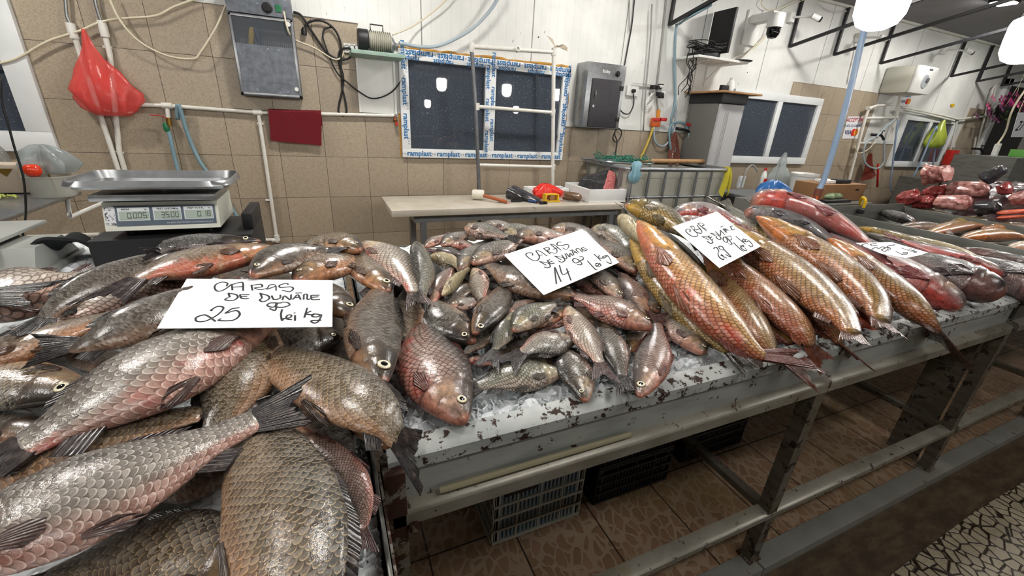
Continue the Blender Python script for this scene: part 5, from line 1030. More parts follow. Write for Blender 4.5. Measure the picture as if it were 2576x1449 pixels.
# cameras
def bullet(x, y, Y, label, s=1.):
    p = atY(x, y, Y); q = thing('security_camera', label, 'security camera', p, 'small bullet cameras')
    MB().box((p[0]-.09*s, WALL-.05, p[2]-.01), (p[0]-.01*s, WALL-.001, p[2]+.09*s), .006).build('junction_box', WPLA, q)
    MB().tube([(p[0]-.05*s, WALL-.05, p[2]+.04*s), (p[0], (WALL+Y)/2-.04, p[2]+.03*s), p+np.array((0, .04, .01))], .012, 8).build('arm', WPLA, q)
    a = unit((.75, -.5, -.35)); MB().lathe([(0, -.06*s), (.028*s, -.06*s), (.03*s, .03*s), (0, .03*s)], p, 14, a).build('housing', WPLA, q); MB().lathe([(0, .03*s), (.03*s, .03*s), (.026*s, .05*s), (0, .05*s)], p, 14, a).build('lens_hood', BLKP, q)
q = thing('dome_camera', 'white swivel camera with black ball high on the wall', 'security camera', (4.5, 3.6, 2.5))
MB().lathe([(.0, .05), (.075, .05), (.078, .06), (.078, .17), (.07, .18), (0, .18)], (4.5, 3.6, 2.5), 22).build('housing', WPLA, q); MB().lathe([(.0, -.055), (.04, -.045), (.062, -.01), (.066, .03), (.06, .055), (0, .055)], (4.5, 3.6, 2.5), 22).build('dome', mat('glossy black dome', '0a0a0b', .08), q)
MB().box((4.44, 3.6, 2.62), (4.56, 3.899, 2.70), .006).box((4.40, 3.87, 2.42), (4.62, 3.899, 2.75), .006).build('mount', WPLA, q)
MB().lathe([(0, 0), (.05, 0), (.05, .03), (0, .03)], wp(1918, 40, .0), 18, (0, -1, 0)).build('junction_box', WPLA, None, 'round white junction box left of the swivel camera', 'junction box')
bullet(2055, 45, 3.6, 'white bullet camera between the swivel camera and the near lamp'); bullet(2225, 98, 3.6, 'bullet camera behind the near hanging lamp, tucked by a black bracket'); bullet(2440, 130, 3.6, 'bullet camera farthest right along the wall')
for i, pts in enumerate(([(1925, -10), (1915, 10), (1935, 25), (1960, 20), (2000, 0)], [(1938, 60), (1920, 100), (1890, 125), (1850, 145), (1835, 160)], [(1960, 55), (1935, 80), (1905, 110), (1860, 150)], [(2060, 5), (2080, 22), (2110, 30), (2130, 28)], [(1965, 25), (1990, 12), (2022, 0)])):
    cable('signal_cable', ['white cable curling above the swivel camera', 'white cable running from the swivel camera to the high shelf', 'second white cable slanting down to the high shelf', 'white cable reaching towards the near hanging lamp', 'white cable leading right from the swivel camera'][i], pts, .005, CREAM if i != 3 else WPLA, .05)
# black steel roof brackets
BLKS = mat('black steel bar', '17171a', .45)
for i, (x, l) in enumerate(((3.34, 'nearest the taped window'), (5.18, 'right of the swivel camera'), (6.03, 'behind the near lamp'), (7.05, 'above the water heater'), (8.92, 'right of the water heater'), (9.76, 'second from the doorway'), (10.6, 'nearest the doorway'))):
    MB().bar((x, WALL-.03, 2.47), (x, WALL-.03, ZC-.001), .03, .03, (1, 0, 0)).bar((x, WALL-.03, 2.48), (x-.02, 1.6, 2.96), .03, .03).build('roof_bracket', BLKS, None, 'black steel bracket %s reaching out from the wall to the roof' % l, 'bracket')
for i, x in enumerate((6.6, 9.3)): MB().lathe([(0, 0), (.06, 0), (.07, .02), (0, .02)], (x, 1.9, ZC-.021), 16).build('downlight', mat('lit downlight', 'ffffff', emit='fff1d8', es=14), None, ['small lit downlight in the brown ceiling, nearer one', 'small lit downlight in the brown ceiling, farther one'][i], 'ceiling light')
# ---------------------------------------------------------------- cutting table
MARB = mat('worn white table top', 'c9c3b6', .25, col2='a89a84', nsc=6, dirt='7a6a55', dsc=9, dthr=.66); ZN = mat('galvanised frame', '8e9294', .4, .5, col2='74787b', nsc=14)
FOAMW = mat('white polystyrene', 'e6e8e8', .6, col2='d5d4d0', nsc=8); FLESH = mat('raw red fish flesh', 'c2454a', .25, col2='e0a5a0', nsc=75, amt=.9, bump=.6, bsc=60)
q = thing('cutting_table', 'white topped cutting table on a steel frame against the tiled wall', 'table', (1.43, 3.35, 0))
MB().box((.40, 3.04, .802), (2.455, 3.62, .85), .004).build('tabletop', MARB, q)
MB().box((.57, 3.10, .74), (2.44, 3.14, .80)).box((.57, 3.54, .74), (2.44, 3.58, .80)).box((.57, 3.14, .74), (.61, 3.54, .80)).box((2.40, 3.14, .74), (2.44, 3.54, .80)).build('frame', ZN, q)
for x in (.62, 2.36):
    for y in (3.105, 3.54): MB().box((x, y, 0), (x+.045, y+.04, .74)).build('leg', ZN, q)
T = .85
def tz(x, y, z=T): return atZ(x, y, z)
p = np.array((1.17, 3.38, T)); m = thing('mallet', 'white headed mallet with an orange wooden handle on the cutting table', 'mallet', p)
MB().lathe([(0, -.05), (.035, -.05), (.042, -.04), (.042, .04), (.035, .05), (0, .05)], p+np.array((0, 0, .044)), 16, (.9, -.4, 0)).build('head', mat('off white rubber', 'd8d4c6', .6), m)
MB().tube([p+np.array((.02, -.03, .045)), p+np.array((.18, -.20, .016))], .014, 10).build('handle', mat('orange wood', 'a2552a', .45), m)
def chunk(name, label, a, b, r0, r1, m, face=None, group=None, sq=.75, seed=0, faces='a', cat='fish piece'):
    a = np.asarray(a, float); b = np.asarray(b, float); t = b-a; L = np.linalg.norm(t); t /= L; x = unit(np.cross(t, (0, 0, 1))); z = np.cross(x, t); rr = np.random.default_rng(seed); f = rr.uniform(0, 6, 3); G = []
    n = 14
    for i in range(n+1):
        s = i/n; r = (r0*(1-s)+r1*s)*(1+.10*math.sin(3*s+f[0])); e = 1.
        if 'b' not in faces and s > .8: e = math.sqrt(max(1-((s-.8)/.2)**2, 0.0))*.95+.05
        if 'a' not in faces and s < .2: e = math.sqrt(max(1-((.2-s)/.2)**2, 0.0))*.95+.05
        G.append([a+t*L*s+(x*math.cos(k)+z*sq*math.sin(k))*r*e*(1+.12*math.sin(2*k+f[1]+2*s)+.09*math.sin(5*k+f[2]+6*s)+.05*math.sin(9*k+14*s+f[0])) for k in np.linspace(0, 2*math.pi, 25)])
    o = MB().grid(G); o.add(G[0][:-1], [tuple(range(24))]).add(G[-1][:-1], [tuple(range(24))]); o = o.build(name, m, None, label, cat, group, ang=60)
    if face:
        for ch, g, sg in (('a', G[0], -1), ('b', G[-1], 1)):
            if ch in faces:
                c_ = np.mean(g[:-1], 0); ring = [[c_+(p_-c_)*k_*.96+t*sg*(.001+.012*(1-k_*k_)) for p_ in g] for k_ in (1, .8, .5, .2, .02)]; MB().grid(ring).build('cut_face', face, o, ang=180)
    return o
SKIN = mat('dark wet catfish skin', '2b2c31', .2, col2='55504e', nsc=22, bump=.4); SKR = mat('reddish wet fish skin', '6b3030', .22, col2='c08f86', nsc=24, amt=.95, bump=.7, bsc=40); DKRED = mat('dark red fish flesh', '5d1418', .22, col2='a2504c', nsc=30, amt=.8, bump=.5)
chunk('catfish_tail', 'dark skinned catfish tail piece lying on the middle of the cutting table', (1.50, 3.42, T+.055), (1.66, 3.14, T+.02), .075, .022, SKIN, FLESH, seed=2)
MB().lathe([(0, 0), (.02, 0), (.02, .01), (0, .012)], (1.37, 3.19, T), 10).build('fish_scrap', mat('pale scrap', 'c9a79c', .4), None, 'small pale scrap of fish by the mallet handle', 'scrap')
k = thing('knife', 'black handled knife lying beside the mallet handle', 'knife', (1.40, 3.22, T)); MB().box((1.29, 3.235, T+.001), (1.42, 3.252, T+.004)).build('blade', STEEL, k); MB().box((1.42, 3.232, T+.001), (1.52, 3.256, T+.02), .005).build('handle', BLKP, k)
bag('carrier_bag', 'crumpled bright red plastic bag on the cutting table', 'bag', [(.03, 0), (.10, .004), (.12, .03), (.11, .06), (.08, .09), (.05, .115), (.02, .13)], (1.83, 3.42, T), REDB2, 40, .55, 8, squash=.75)
q = thing('tape_dispenser', 'yellow plastic tape gun beside the red bag', 'tape dispenser', (1.79, 3.22, T))
MB().box((1.72, 3.19, T+.002), (1.87, 3.25, T+.014), .004).box((1.72, 3.19, T+.06), (1.85, 3.25, T+.07), .004).box((1.72, 3.19, T+.01), (1.735, 3.25, T+.065), .003).box((1.84, 3.19, T+.01), (1.855, 3.25, T+.065), .003).build('frame', YEL, q); MB().lathe([(.012, -.02), (.026, -.02), (.026, .02), (.012, .02)], (1.795, 3.22, T+.036), 16, (0, 1, 0)).build('tape_roll', WOOD, q)
q = thing('pliers', 'blue handled pliers lying in front of the red bag', 'pliers', (1.62, 3.14, T)); MB().tube([(1.57, 3.22, T+.016), (1.62, 3.16, T+.014)], .012, 8).build('handle', mat('blue rubber', '26406f', .45), q); MB().lathe([(0, 0), (.02, 0), (.02, .02), (0, .022)], (1.65, 3.125, T), 12).lathe([(0, 0), (.018, 0), (.018, .02), (0, .022)], (1.69, 3.13, T), 12).build('jaws', BLKP, q)
chunk('severed_carp', 'brown carp head lying on the cutting table before the white foam box', (1.93, 3.25, T+.05), (2.08, 3.17, T+.035), .05, .04, mat('brown fish head skin', '70553f', .3, col2='4a3a2c', nsc=30, bump=.4), FLESH, seed=5)
def tray(name, label, x0, x1, y0, y1, z0, h, m, t=.022, cat='box'):
    return MB().box((x0, y0, z0), (x1, y1, z0+.02)).box((x0, y0, z0+.02), (x1, y0+t, z0+h), .003).box((x0, y1-t, z0+.02), (x1, y1, z0+h), .003).box((x0, y0+t, z0+.02), (x0+t, y1-t, z0+h), .003).box((x1-t, y0+t, z0+.02), (x1, y1-t, z0+h), .003).build(name, m, None, label, cat)
tray('foam_box', 'white foam box holding the big red cut fish on the cutting table', 2.12, 2.52, 3.12, 3.56, T+.001, .115, FOAMW)
tray('foam_box', 'white foam box lid lying behind the red bag', 1.70, 2.10, 3.44, 3.61, T+.001, .075, FOAMW)
chunk('cut_fish', 'large dark fish with a bright red cut face standing out of the white foam box', (2.40, 3.22, T+.13), (2.27, 3.52, T+.10), .125, .08, SKIN, FLESH, seed=7, sq=1.15)
# ---------------------------------------------------------------- white tank in its cage
q = thing('tank', 'white caged plastic water tank with a steel tube rim', 'tank', (3.13, 3.48, 0)); TKM = mat('stained white tank plastic', 'b7b6aa', .35, col2='9d9a8a', nsc=4, dirt='8a7433', dsc=5, dthr=.68); GAL = mat('galvanised tube', '9a9da0', .3, .8, col2='7c8084', nsc=20)
x0, x1, y0, y1, zt = 2.49, 3.79, 3.12, 3.86, 1.145
MB().box((x0+.03, y0+.03, .15), (x1-.03, y0+.045, 1.12), .006).box((x0+.03, y1-.045, .15), (x1-.03, y1-.03, 1.12), .006).box((x0+.03, y0+.04, .15), (x0+.045, y1-.04, 1.12), .006).box((x1-.045, y0+.04, .15), (x1-.03, y1-.04, 1.12), .006).box((x0+.03, y0+.03, .14), (x1-.03, y1-.03, .16)).build('tank_body', TKM, q)
for i in range(6):
    a = x0+.07+i*.2; MB().box((a, y0+.018, .2), (a+.17, y0+.034, 1.06), .012).build('panel', TKM, q)
MB().box((x0+.046, y0+.046, .16), (x1-.046, y1-.046, 1.02)).build('water', mat('murky tank water', '3c4038', .05), q)
rim = [(x0+.04, y0), (x1-.04, y0), (x1, y0+.04), (x1, y1-.04), (x1-.04, y1), (x0+.04, y1), (x0, y1-.04), (x0, y0+.04), (x0+.04, y0)]
MB().tube([(a, b, zt) for a, b in rim], .022, 10).build('rim_tube', GAL, q)
c = MB()
for z in (.89, .62, .35): c.tube([(a, b, z) for a, b in rim], .013, 8)
for i in range(7): x = x0+.06+i*(x1-x0-.12)/6; c.tube([(x, y0-.006, zt), (x, y0-.006, .1)], .012, 8)
for i in range(4): y = y0+.09+i*.18; c.tube([(x0-.006, y, zt), (x0-.006, y, .1)], .012, 8)
c.build('cage', GAL, q)
MB().box((x0+.1, y0-.012, .30), (x0+.36, y0-.006, .66)).build('label_plate', mat('black label plate', '161618', .4), q)
MB().tube([(x0+.23+.05*math.cos(k*math.pi/2), y0-.013, .52+.07*math.sin(k*math.pi/2)) for k in range(5)], .003, 5).build('hazard_mark', WPLA, q)
MB().lathe([(.0, 0), (.022, 0), (.024, .5), (.022, 1.0), (0, 1.0)], (2.86, 3.42, 1.19), 12, (.96, .1, -.0)).build('wooden_pole', WOOD, None, 'round wooden pole laid across the rim of the white tank', 'pole')
nt = MB(); GN = mat('green net cord', '1f6b58', .6)
ring = [(2.72+.27*math.cos(a)*1.15, 3.50+.27*math.sin(a), 1.182) for a in np.linspace(0, 2*math.pi, 33)]
n_ = thing('scoop_net', 'green mesh scoop net with a steel hoop resting on the white tank', 'scoop net', (2.72, 3.5, 1.17)); MB().tube(ring, .009, 8).tube([(2.44, 3.56, 1.182), (2.3, 3.6, 1.19)], .009, 8).build('hoop', GAL, n_)
def sag(u, v): return 1.19+.03*math.sin(9*u)*math.cos(8*v)+.02*math.sin(17*u+5*v)
for i in range(13):
    u = -1+i/6
    for sw in (0, 1):
        P = []
        for j in range(13):
            v = -1+j/6
            a, b = (u, v) if sw else (v, u)
            if a*a+b*b <= 1.0: P.append((2.72+.31*a+.012*math.sin(20*b), 3.5+.27*b, sag(a, b)+.012))
        if len(P) > 2: nt.tube(P, .0035, 4)
nt.build('net', GN, n_)
bag('plastic_wrap', 'light blue plastic bag knotted on the front corner of the white tank', 'bag', [(.01, -.14), (.04, -.12), (.055, -.07), (.035, -.02), (.045, .03), (.02, .055)], (2.56, 3.085, 1.165), mat('light blue plastic film', '7fa9b8', .3, bump=.4), 30, .35, 12, squash=.6)
yc = [[(3.74+(s-.5)*.11*(.45+.55*t)-.02*t, 3.075+.022*math.sin(11*s+2*t)+(.05*(1-t)**4), 1.175-(.24+.05*math.sin(8*s))*t) for t in np.linspace(0, 1, 12)] for s in np.linspace(0, 1, 10)]
MB().sheet(yc, .006).build('yellow_cloth', mat('yellow cloth', 'b7ac2e', .85, col2='98902a', nsc=40), None, 'yellow cloth hanging over the right end of the tank rim', 'cloth')
# ---------------------------------------------------------------- wash counter right of the tank
CT = mat('grey counter sheet', '7d7f80', .35, .4, col2='686a6b', nsc=9)
q = thing('wash_counter', 'grey metal wash counter under the second window', 'counter', (4.7, 3.3, 0)); MB().box((3.95, 2.86, .87), (5.5, 3.44, .90), .003).build('top', CT, q); MB().box((3.97, 2.90, .0), (5.48, 3.42, .87)).build('cabinet', mat('dark counter side', '3b3a3a', .5), q)
zc = .901
def bottle(label, p, m, m2, h=.2, r=.035, name='bottle'):
    q = thing(name, label, 'bottle', p); MB().lathe([(0, 0), (r, 0), (r*1.05, .01), (r, h*.55), (r*.8, h*.7), (r*.45, h*.82), (r*.42, h*.86), (0, h*.86)], p, 16).build('body', m, q); MB().lathe([(0, h*.86), (r*.46, h*.86), (r*.4, h), (0, h)], p, 12).build('cap', m2, q); return q
bp = atZ(1913, 474, zc); bq = bottle('white detergent bottle with red cap on the wash counter', bp, WPLA, RED, .24, .036); MB().box(bp+np.array((-.028, -.0385, .05)), bp+np.array((.028, -.0345, .12)), .003).build('sticker', RED, bq)
bag('plastic_bag', 'tall crumpled clear plastic bag standing on the wash counter', 'bag', [(.05, 0), (.11, .01), (.12, .08), (.115, .17), (.07, .24), (.045, .27), (.05, .31), (.03, .37), (.012, .42)], atZ(1950, 476, zc), mat('clear crinkled plastic', '9da6a6', .2, alpha=.6, bump=.6, bsc=40), 40, .3, 21, squash=.8)
bp = atZ(2010, 488, zc); q = thing('bucket', 'white plastic bucket standing on the wash counter', 'bucket', bp)
MB().lathe([(0, 0), (.105, 0), (.13, .2), (.138, .2), (.14, .225), (.13, .23), (.125, .215), (.1, .01), (0, .01)], bp, 28, cap=False).build('body', WPLA, q); MB().tube(crv([bp+np.array((-.14, 0, .215)), bp+np.array((-.09, -.11, .235)), bp+np.array((.06, -.13, .232)), bp+np.array((.14, 0, .215))], 5), .003, 6).build('handle', STEEL, q)
MB().box(atZ(1856, 474, zc)+np.array((0, 0, 0)), atZ(1856, 474, zc)+np.array((.09, .03, .14)), .006).build('carton', mat('printed white carton', 'cfd3d6', .5, dirt='2b2f36', dsc=40, dthr=.6), None, 'small printed carton behind the yellow cloth on the wash counter', 'carton')
MB().tube(crv([atZ(1862, 476, zc)+np.array((.0, 0, .0)), atZ(1862, 476, zc)+np.array((.02, 0, .2)), atZ(1862, 476, zc)+np.array((.10, 0, .27)), atZ(1862, 476, zc)+np.array((.19, -.02, .2))], 6), .009, 8).build('faucet', GREYC2, None, 'thin curved grey faucet on the wash counter beside the detergent', 'faucet')
bag('plastic_bag', 'blue plastic bag bunched up in front of the wash counter', 'bag', [(.06, 0), (.14, .02), (.15, .09), (.10, .15), (.05, .18), (.015, .19)], np.array((3.80, 2.62, .93)), mat('blue plastic film', '2a5f9a', .3, bump=.5, bsc=30), 36, .4, 31, squash=.7)
MB().box((3.6, 2.45, .0), (4.0, 2.84, .928), .004).build('utility_box', mat('grey plastic tub', '6b6a66', .5), None, 'grey tub standing behind the carp bench, carrying the blue bag', 'tub')
q = thing('side_table', 'dark metal table behind the bench with a wrapped green tray on it', 'table', (4.55, 2.55, 0)); MB().box((4.2, 2.35, .9), (4.95, 2.80, .93)).build('tabletop', DULL, q)
for x in (4.22, 4.9):
    for y in (2.37, 2.76): MB().box((x, y, 0), (x+.03, y+.03, .9)).build('leg', IRON, q)
q = thing('wrapped_tray', 'film wrapped tray of green leaves on the dark metal table', 'tray', (4.5, 2.55, .931)); MB().box((4.32, 2.42, .931), (4.70, 2.70, .955), .008).build('tray', BLKP, q); bag('x', None, None, [(.05, 0), (.15, .005), (.16, .03), (.12, .055), (.05, .07), (.01, .072)], (4.51, 2.56, .955), mat('green leaves under film', '6f8a55', .25, col2='a9b69a', nsc=30, amt=.9, bump=.6), 30, .2, 5).parent = q
o = [o for o in bpy.data.objects if o.name == 'x'][0]; o.name = 'leaves'; o.location = o.location-q.location
q = thing('cardboard_box', 'brown cardboard box on the counter at the right, carrying a small till', 'cardboard box', (4.85, 2.6, .9)); CARDB = mat('brown cardboard', '8a6542', .7, col2='7a5838', nsc=5)
a_, b_ = atZ(2090, 512, .93), atZ(2215, 512, .93); MB().box((a_[0], 2.50, .931), (b_[0], 2.80, 1.09), .004).build('carton', CARDB, q); MB().box((b_[0]-.16, 2.496, 1.03), (b_[0]-.11, 2.501, 1.045)).build('hand_hole', BLKP, q)
MB().box((a_[0]-.02, 2.46, .0), (b_[0]+.04, 2.84, .93), .004).build('counter_block', CT, None, 'plain counter block under the brown cardboard box', 'counter')
q = thing('card_terminal', 'grey and black card terminal lying on the cardboard box', 'card terminal', (4.95, 2.62, 1.09)); MB().box((a_[0]+.12, 2.56, 1.091), (a_[0]+.34, 2.70, 1.12), .008).build('body', WPLA, q); MB().box((a_[0]+.24, 2.54, 1.092), (a_[0]+.46, 2.62, 1.13), .008).build('keypad', BLKP, q)
# big hose from the roof down to the trays
q = thing('filling_hose', 'thick pale blue hose coming down from the roof to a red valve behind the carp', 'hose', (3.77, 2.2, 1.0))
MB().tube(crv([(3.62, 2.2, 3.02), (3.66, 2.2, 2.35), atY(2140, 220, 2.2), atY(2110, 330, 2.2), atY(2075, 445, 2.2), atY(2060, 478, 2.2)], 6), .021, 12).build('hose', mat('pale blue hose', '7f97b4', .25, col2='a3b0c0', nsc=4), q)
MB().lathe([(0, -.05), (.03, -.05), (.03, .05), (0, .05)], atY(2056, 490, 2.2), 12, (.1, 0, 1)).build('coupling', mat('rusty brown fitting', '6b3b2a', .5), q); MB().box(atY(2052, 500, 2.2)-.025, atY(2052, 500, 2.2)+.025, .006).tube([atY(2054, 495, 2.2), atY(2054, 560, 2.2)], .012, 8).build('valve', ORG, q)
cable('wall_conduit', 'pale grey conduit on the wall behind the thick blue hose', [(2160, 85), (2158, 130), (2146, 180), (2142, 205)], .014, CREAM, .04, 'conduit')
# ---------------------------------------------------------------- right part of the back wall
q = thing('water_heater', 'small white water heater on the panel wall', 'water heater', (7.45, 3.72, 2.12))
MB().box((7.25, 3.54, 2.12), (7.72, 3.898, 2.46), .05).build('tank_body', mat('cream grey heater shell', 'b4b3a6', .4), q); MB().box((7.25, 3.50, 2.12), (7.72, 3.56, 2.46), .03).build('front_cover', WPLA, q)
MB().lathe([(0, 0), (.085, 0), (.08, .008), (0, .01)], (7.47, 3.50, 2.27), 22, (0, -1, 0)).build('dial_plate', mat('silver grey plastic', '9aa0a2', .35), q); MB().lathe([(0, 0), (.03, 0), (.025, .02), (0, .02)], (7.49, 3.492, 2.29), 16, (0, -1, 0)).build('dial', DKG2, q)
MB().box((7.48, 3.497, 2.405), (7.56, 3.501, 2.43), .004).build('brand_badge', DKG2, q)
def quad(px, off, th=.004): 
    P = [wp(x, y, off) for x, y in px]; return MB().ext(P, (0, th, 0)), P
def sign(label, px, rows, off=.018):
    b, P = quad(px, off); o = b.build('paper_sign', mat('sign paper', 'dcdde0', .5), None, label, 'sign'); X = unit(P[1]-P[0]); w = np.linalg.norm(P[1]-P[0]); hgt = np.linalg.norm(P[3]-P[0]); Z = unit(P[0]-P[3]); c = (P[0]+P[1])/2
    by = {}
    for body, fy, s, m, fx in rows: by.setdefault(m.name, (m, MB()))[1].text(body, c-Z*hgt*fy+X*fx*w+np.array((0, -.001, 0)), X, Z, s*w, .0006, .02)
    for m, t in by.values(): t.build('lettering', m, o)
    return o, c, X, Z, w, hgt
RT = mat('red print', 'a3202c', .5); NV = mat('navy print', '23306b', .5)
o, c, X, Z, w, h = sign('white sign reading ACCEPTĂM PLATA CU CARDUL on the beige tiles', [(2133, 293), (2172, 293), (2157, 349), (2118, 349)], [('ACCEPT\u0102M', .16, .2, RT, 0), ('PLATA CU CARDUL', .42, .125, NV, 0), ('VISA', .72, .22, NV, -.22)])
def circles(o, c, X, Z, w, h, fy):
    for fx, m in ((.12, mat('red disc', 'c8262b', .4)), (.27, mat('orange disc', 'd98a2b', .4))): MB().lathe([(0, 0), (w*.14, 0), (w*.14, .002), (0, .002)], c-Z*h*fy+X*fx*w+np.array((0, -.002-.002*(fx > .2), 0)), 18, (0, -1, 0)).build('round_mark', m, o)
circles(o, c, X, Z, w, h, .72)
o, c, X, Z, w, h = sign('second card payment sign half hidden below the water heater', [(2268, 236), (2296, 236), (2288, 266), (2262, 266)], [('CU CARDUL', .2, .14, NV, 0), ('VISA', .65, .2, NV, -.25)]); circles(o, c, X, Z, w, h, .65)
quad([(2394, 261), (2402, 261), (2400, 269), (2392, 269)], .012)[0].build('warning_sticker', YEL, None, 'small yellow warning sticker on the panel wall', 'sticker')
mk = MB(); rr = random.Random(2)
for i in range(22):
    x, y = 2071-.42*(i*5)+rr.uniform(-2, 2), 232+i*4.6; mk.tube([wp(x, y, .0135), wp(x+rr.uniform(-3, 3), y+rr.uniform(2, 5), .0135)], .004, 4)
mk.build('wall_scribble', GREYC2, None, 'column of scribbled marks on the tiles right of the second window', 'scribble')
q = pipe('pipe_frame', 'white pipe frame with two rungs right of the payment sign', [[(2186, 272), (2176, 300), (2150, 400), (2136, 452)], [(2186, 272), (2205, 266), (2245, 263)], [(2178, 297), (2252, 296)], [(2160, 360), (2200, 360)], [(2265, 240), (2255, 300), (2235, 352)]], .018, off=.09, fit=((2186, 272), (2252, 296)))
for x, y in ((2186, 272), (2252, 296)): MB().tube([wp(x, y, .09), wp(x, y, .001)], .012, 8).build('wall_stub', PVC, q)
pipe('water_pipe', 'white pipe running over the third window', [[(2268, 270), (2330, 282), (2370, 290), (2408, 300), (2480, 292)], [(2275, 276), (2330, 287), (2400, 304)]], .016, off=.07)
pipe('water_pipe', 'white pipe bent in a tall hook left of the doorway', [[(2505, 215), (2498, 222), (2470, 320), (2440, 440)], [(2505, 215), (2502, 232), (2480, 320)]], .014, off=.05)
pipe('water_pipe', 'white pipe dropping down right of the third window', [[(2408, 302), (2380, 420)], [(2455, 345), (2440, 430)]], .014, off=.05)
for x, y, l in ((2217, 340, 'dark tap on the pipe frame right of the payment sign'), (2468, 375, 'dark tap near the doorway')):
    p = wp(x, y, .14); q = thing('tap', l, 'tap', p); MB().tube([p+np.array((-.1, .08, 0)), p, p+np.array((.05, -.03, -.06))], .018, 8).build('body', BLKP, q); MB().tube([p, p+np.array((0, 0, .06))], .008, 6).tube([p+np.array((-.05, 0, .06)), p+np.array((.05, 0, .06))], .009, 6).build('handle', BLKP, q)
for i, (pts, m, l) in enumerate((([(2225, 352), (2224, 380), (2222, 410), (2205, 424), (2182, 416), (2172, 395), (2178, 360), (2200, 345)], CLEARH, 'pale hose hanging in a loop from the dark tap'), ([(2260, 300), (2254, 340), (2245, 420), (2240, 470), (2252, 488), (2275, 480), (2310, 420), (2340, 350), (2356, 318)], mat('pale blue hose', '7f97b4', .25), 'long pale blue hose draped before the third window'), ([(2357, 318), (2354, 360), (2345, 430)], mat('pale blue hose', '7f97b4', .25), 'pale blue hose falling behind the green bag'), ([(2252, 300), (2225, 322), (2205, 345)], CLEARH, 'pale hose reaching from the pipe frame to the dark tap'), ([(2150, 368), (2160, 385), (2185, 375), (2205, 350)], CREAM, 'thin cream cable under the payment sign'))):
    cable('garden_hose', l, pts, .013 if i != 4 else .006, m, .16, 'hose')
gq = bag('carrier_bag', 'yellow green plastic bag hanging before the third window', 'bag', [(.02, 0), (.13, .01), (.17, .07), (.16, .17), (.11, .27), (.05, .36), (.015, .42)], wp(2343, 372, .15), mat('yellow green plastic film', 'a9b845', .3, alpha=.9, bump=.4), 36, .3, 40, squash=.6, tilt=(.1, 0))
rw = [[wp(2190+(-24+40*s)*t**.8, 385+(72-14*s)*t, .12)+np.array((0, .02*math.sin(8*s), 0)) for t in np.linspace(.02, 1, 10)] for s in np.linspace(0, 1, 9)]
MB().sheet(rw, .008).build('red_cloth', mat('dark red cloth', '6e2a1c', .85), None, 'dark red cloth hanging on a hook under the dark tap', 'cloth')
cable('broom_handle', 'thin red stick leaning on the tiles beside the dark red cloth', [(2209, 412), (2207, 470)], .016, RED, .10, 'stick')
a = wp(2383, 415, .12); MB().box(a-np.array((.10, .05, 0)), a+np.array((.10, .05, .24)), .01).build('red_container', RED, None, 'upright red container below the third window', 'container')
# flower basket, power strip, price board by the doorway
q = thing('hanging_basket', 'hanging basket of magenta and purple flowers before the doorway', 'flower basket', atY(2535, 275, 3.6)); c = atY(2538, 270, 3.6); rr = random.Random(4)
FLW = [mat('magenta petals', '8e2a5c', .6), mat('dusty purple petals', '5f3350', .7), mat('pink petals', 'b8587c', .6)]
for k, m in enumerate(FLW):
    b = MB()
    for i in range(26):
        p = c+np.array((rr.gauss(0, .24), rr.gauss(0, .12), rr.gauss(.05, .07)-(.12 if k == 1 else 0)))
        for j in range(5):
            an = j*1.256+i; d = np.array((math.cos(an), math.sin(an)*.6, math.sin(an))); e = unit(np.cross(d, (0.1, 1, .2))); L = .055; b.add([p, p+d*L*.6+e*.025, p+d*L, p+d*L*.6-e*.025], [(0, 1, 2, 3)])
    b.build('flowers', m, q)
lf = MB()
for i in range(40):
    p = c+np.array((rr.gauss(.05, .2), rr.gauss(0, .1), rr.uniform(-.18, .03))); d = np.array((rr.uniform(-1, 1), rr.uniform(-1, 1), -.6)); e = unit(np.cross(d, (0, 0, 1)))*.02; lf.add([p, p+d*.05+e, p+d*.1, p+d*.05-e], [(0, 1, 2, 3)])
lf.build('leaves', mat('dark green leaf', '34431f', .6), q); MB().lathe([(0, -.16), (.1, -.14), (.15, -.02), (.15, 0), (.14, 0), (.09, -.12), (0, -.14)], c, 18).build('pot', BLKP, q)
MB().tube([c+np.array((-.14, 0, 0)), c+np.array((0, 0, .36))], .003, 5).tube([c+np.array((.14, 0, 0)), c+np.array((0, 0, .36))], .003, 5).tube([c+np.array((0, 0, .36)), (c[0], 3.6, ZC)], .003, 5).build('hanger', CREAM, q)
p0 = atY(2505, 372, 3.0); q = thing('power_strip', 'white power strip with black plugs dangling before the doorway', 'power strip', p0)
MB().tube(crv([np.array((p0[0]+.6, 3.0, ZC-.01)), atY(2562, 250, 3.0), atY(2530, 330, 3.0), atY(2508, 365, 3.0)], 6), .012, 8).build('cord', CREAM, q); MB().bar(atY(2512, 362, 3.0), atY(2496, 402, 3.0), .07, .05, (0, 1, 0)).build('body', WPLA, q)
for x, y in ((2490, 405), (2482, 414), (2494, 416)): pp_ = atY(x, y, 2.97); MB().box(pp_-.035, pp_+.035, .01).build('plug', BLKP, q)
b = [atY(x, y, 2.6) for x, y in ((2562, 283), (2640, 283), (2640, 345), (2544, 345))]; o = MB().ext(b, (0, .004, 0)).build('price_board', mat('white board card', 'c9cdd2', .5), None, 'white price board with 27 hanging at the right edge of the view', 'price board'); X = unit(b[2]-b[3]); 
MB().text('27', atY(2566, 318, 2.597), X, (.12, 0, 1), .17, .001, .004, shear=.2).build('lettering', INK, o); MB().tube([b[0]+.0, (b[0][0], 2.6, ZC)], .002, 5).tube([b[1], (b[1][0], 2.6, ZC)], .002, 5).build('string', CREAM, o)
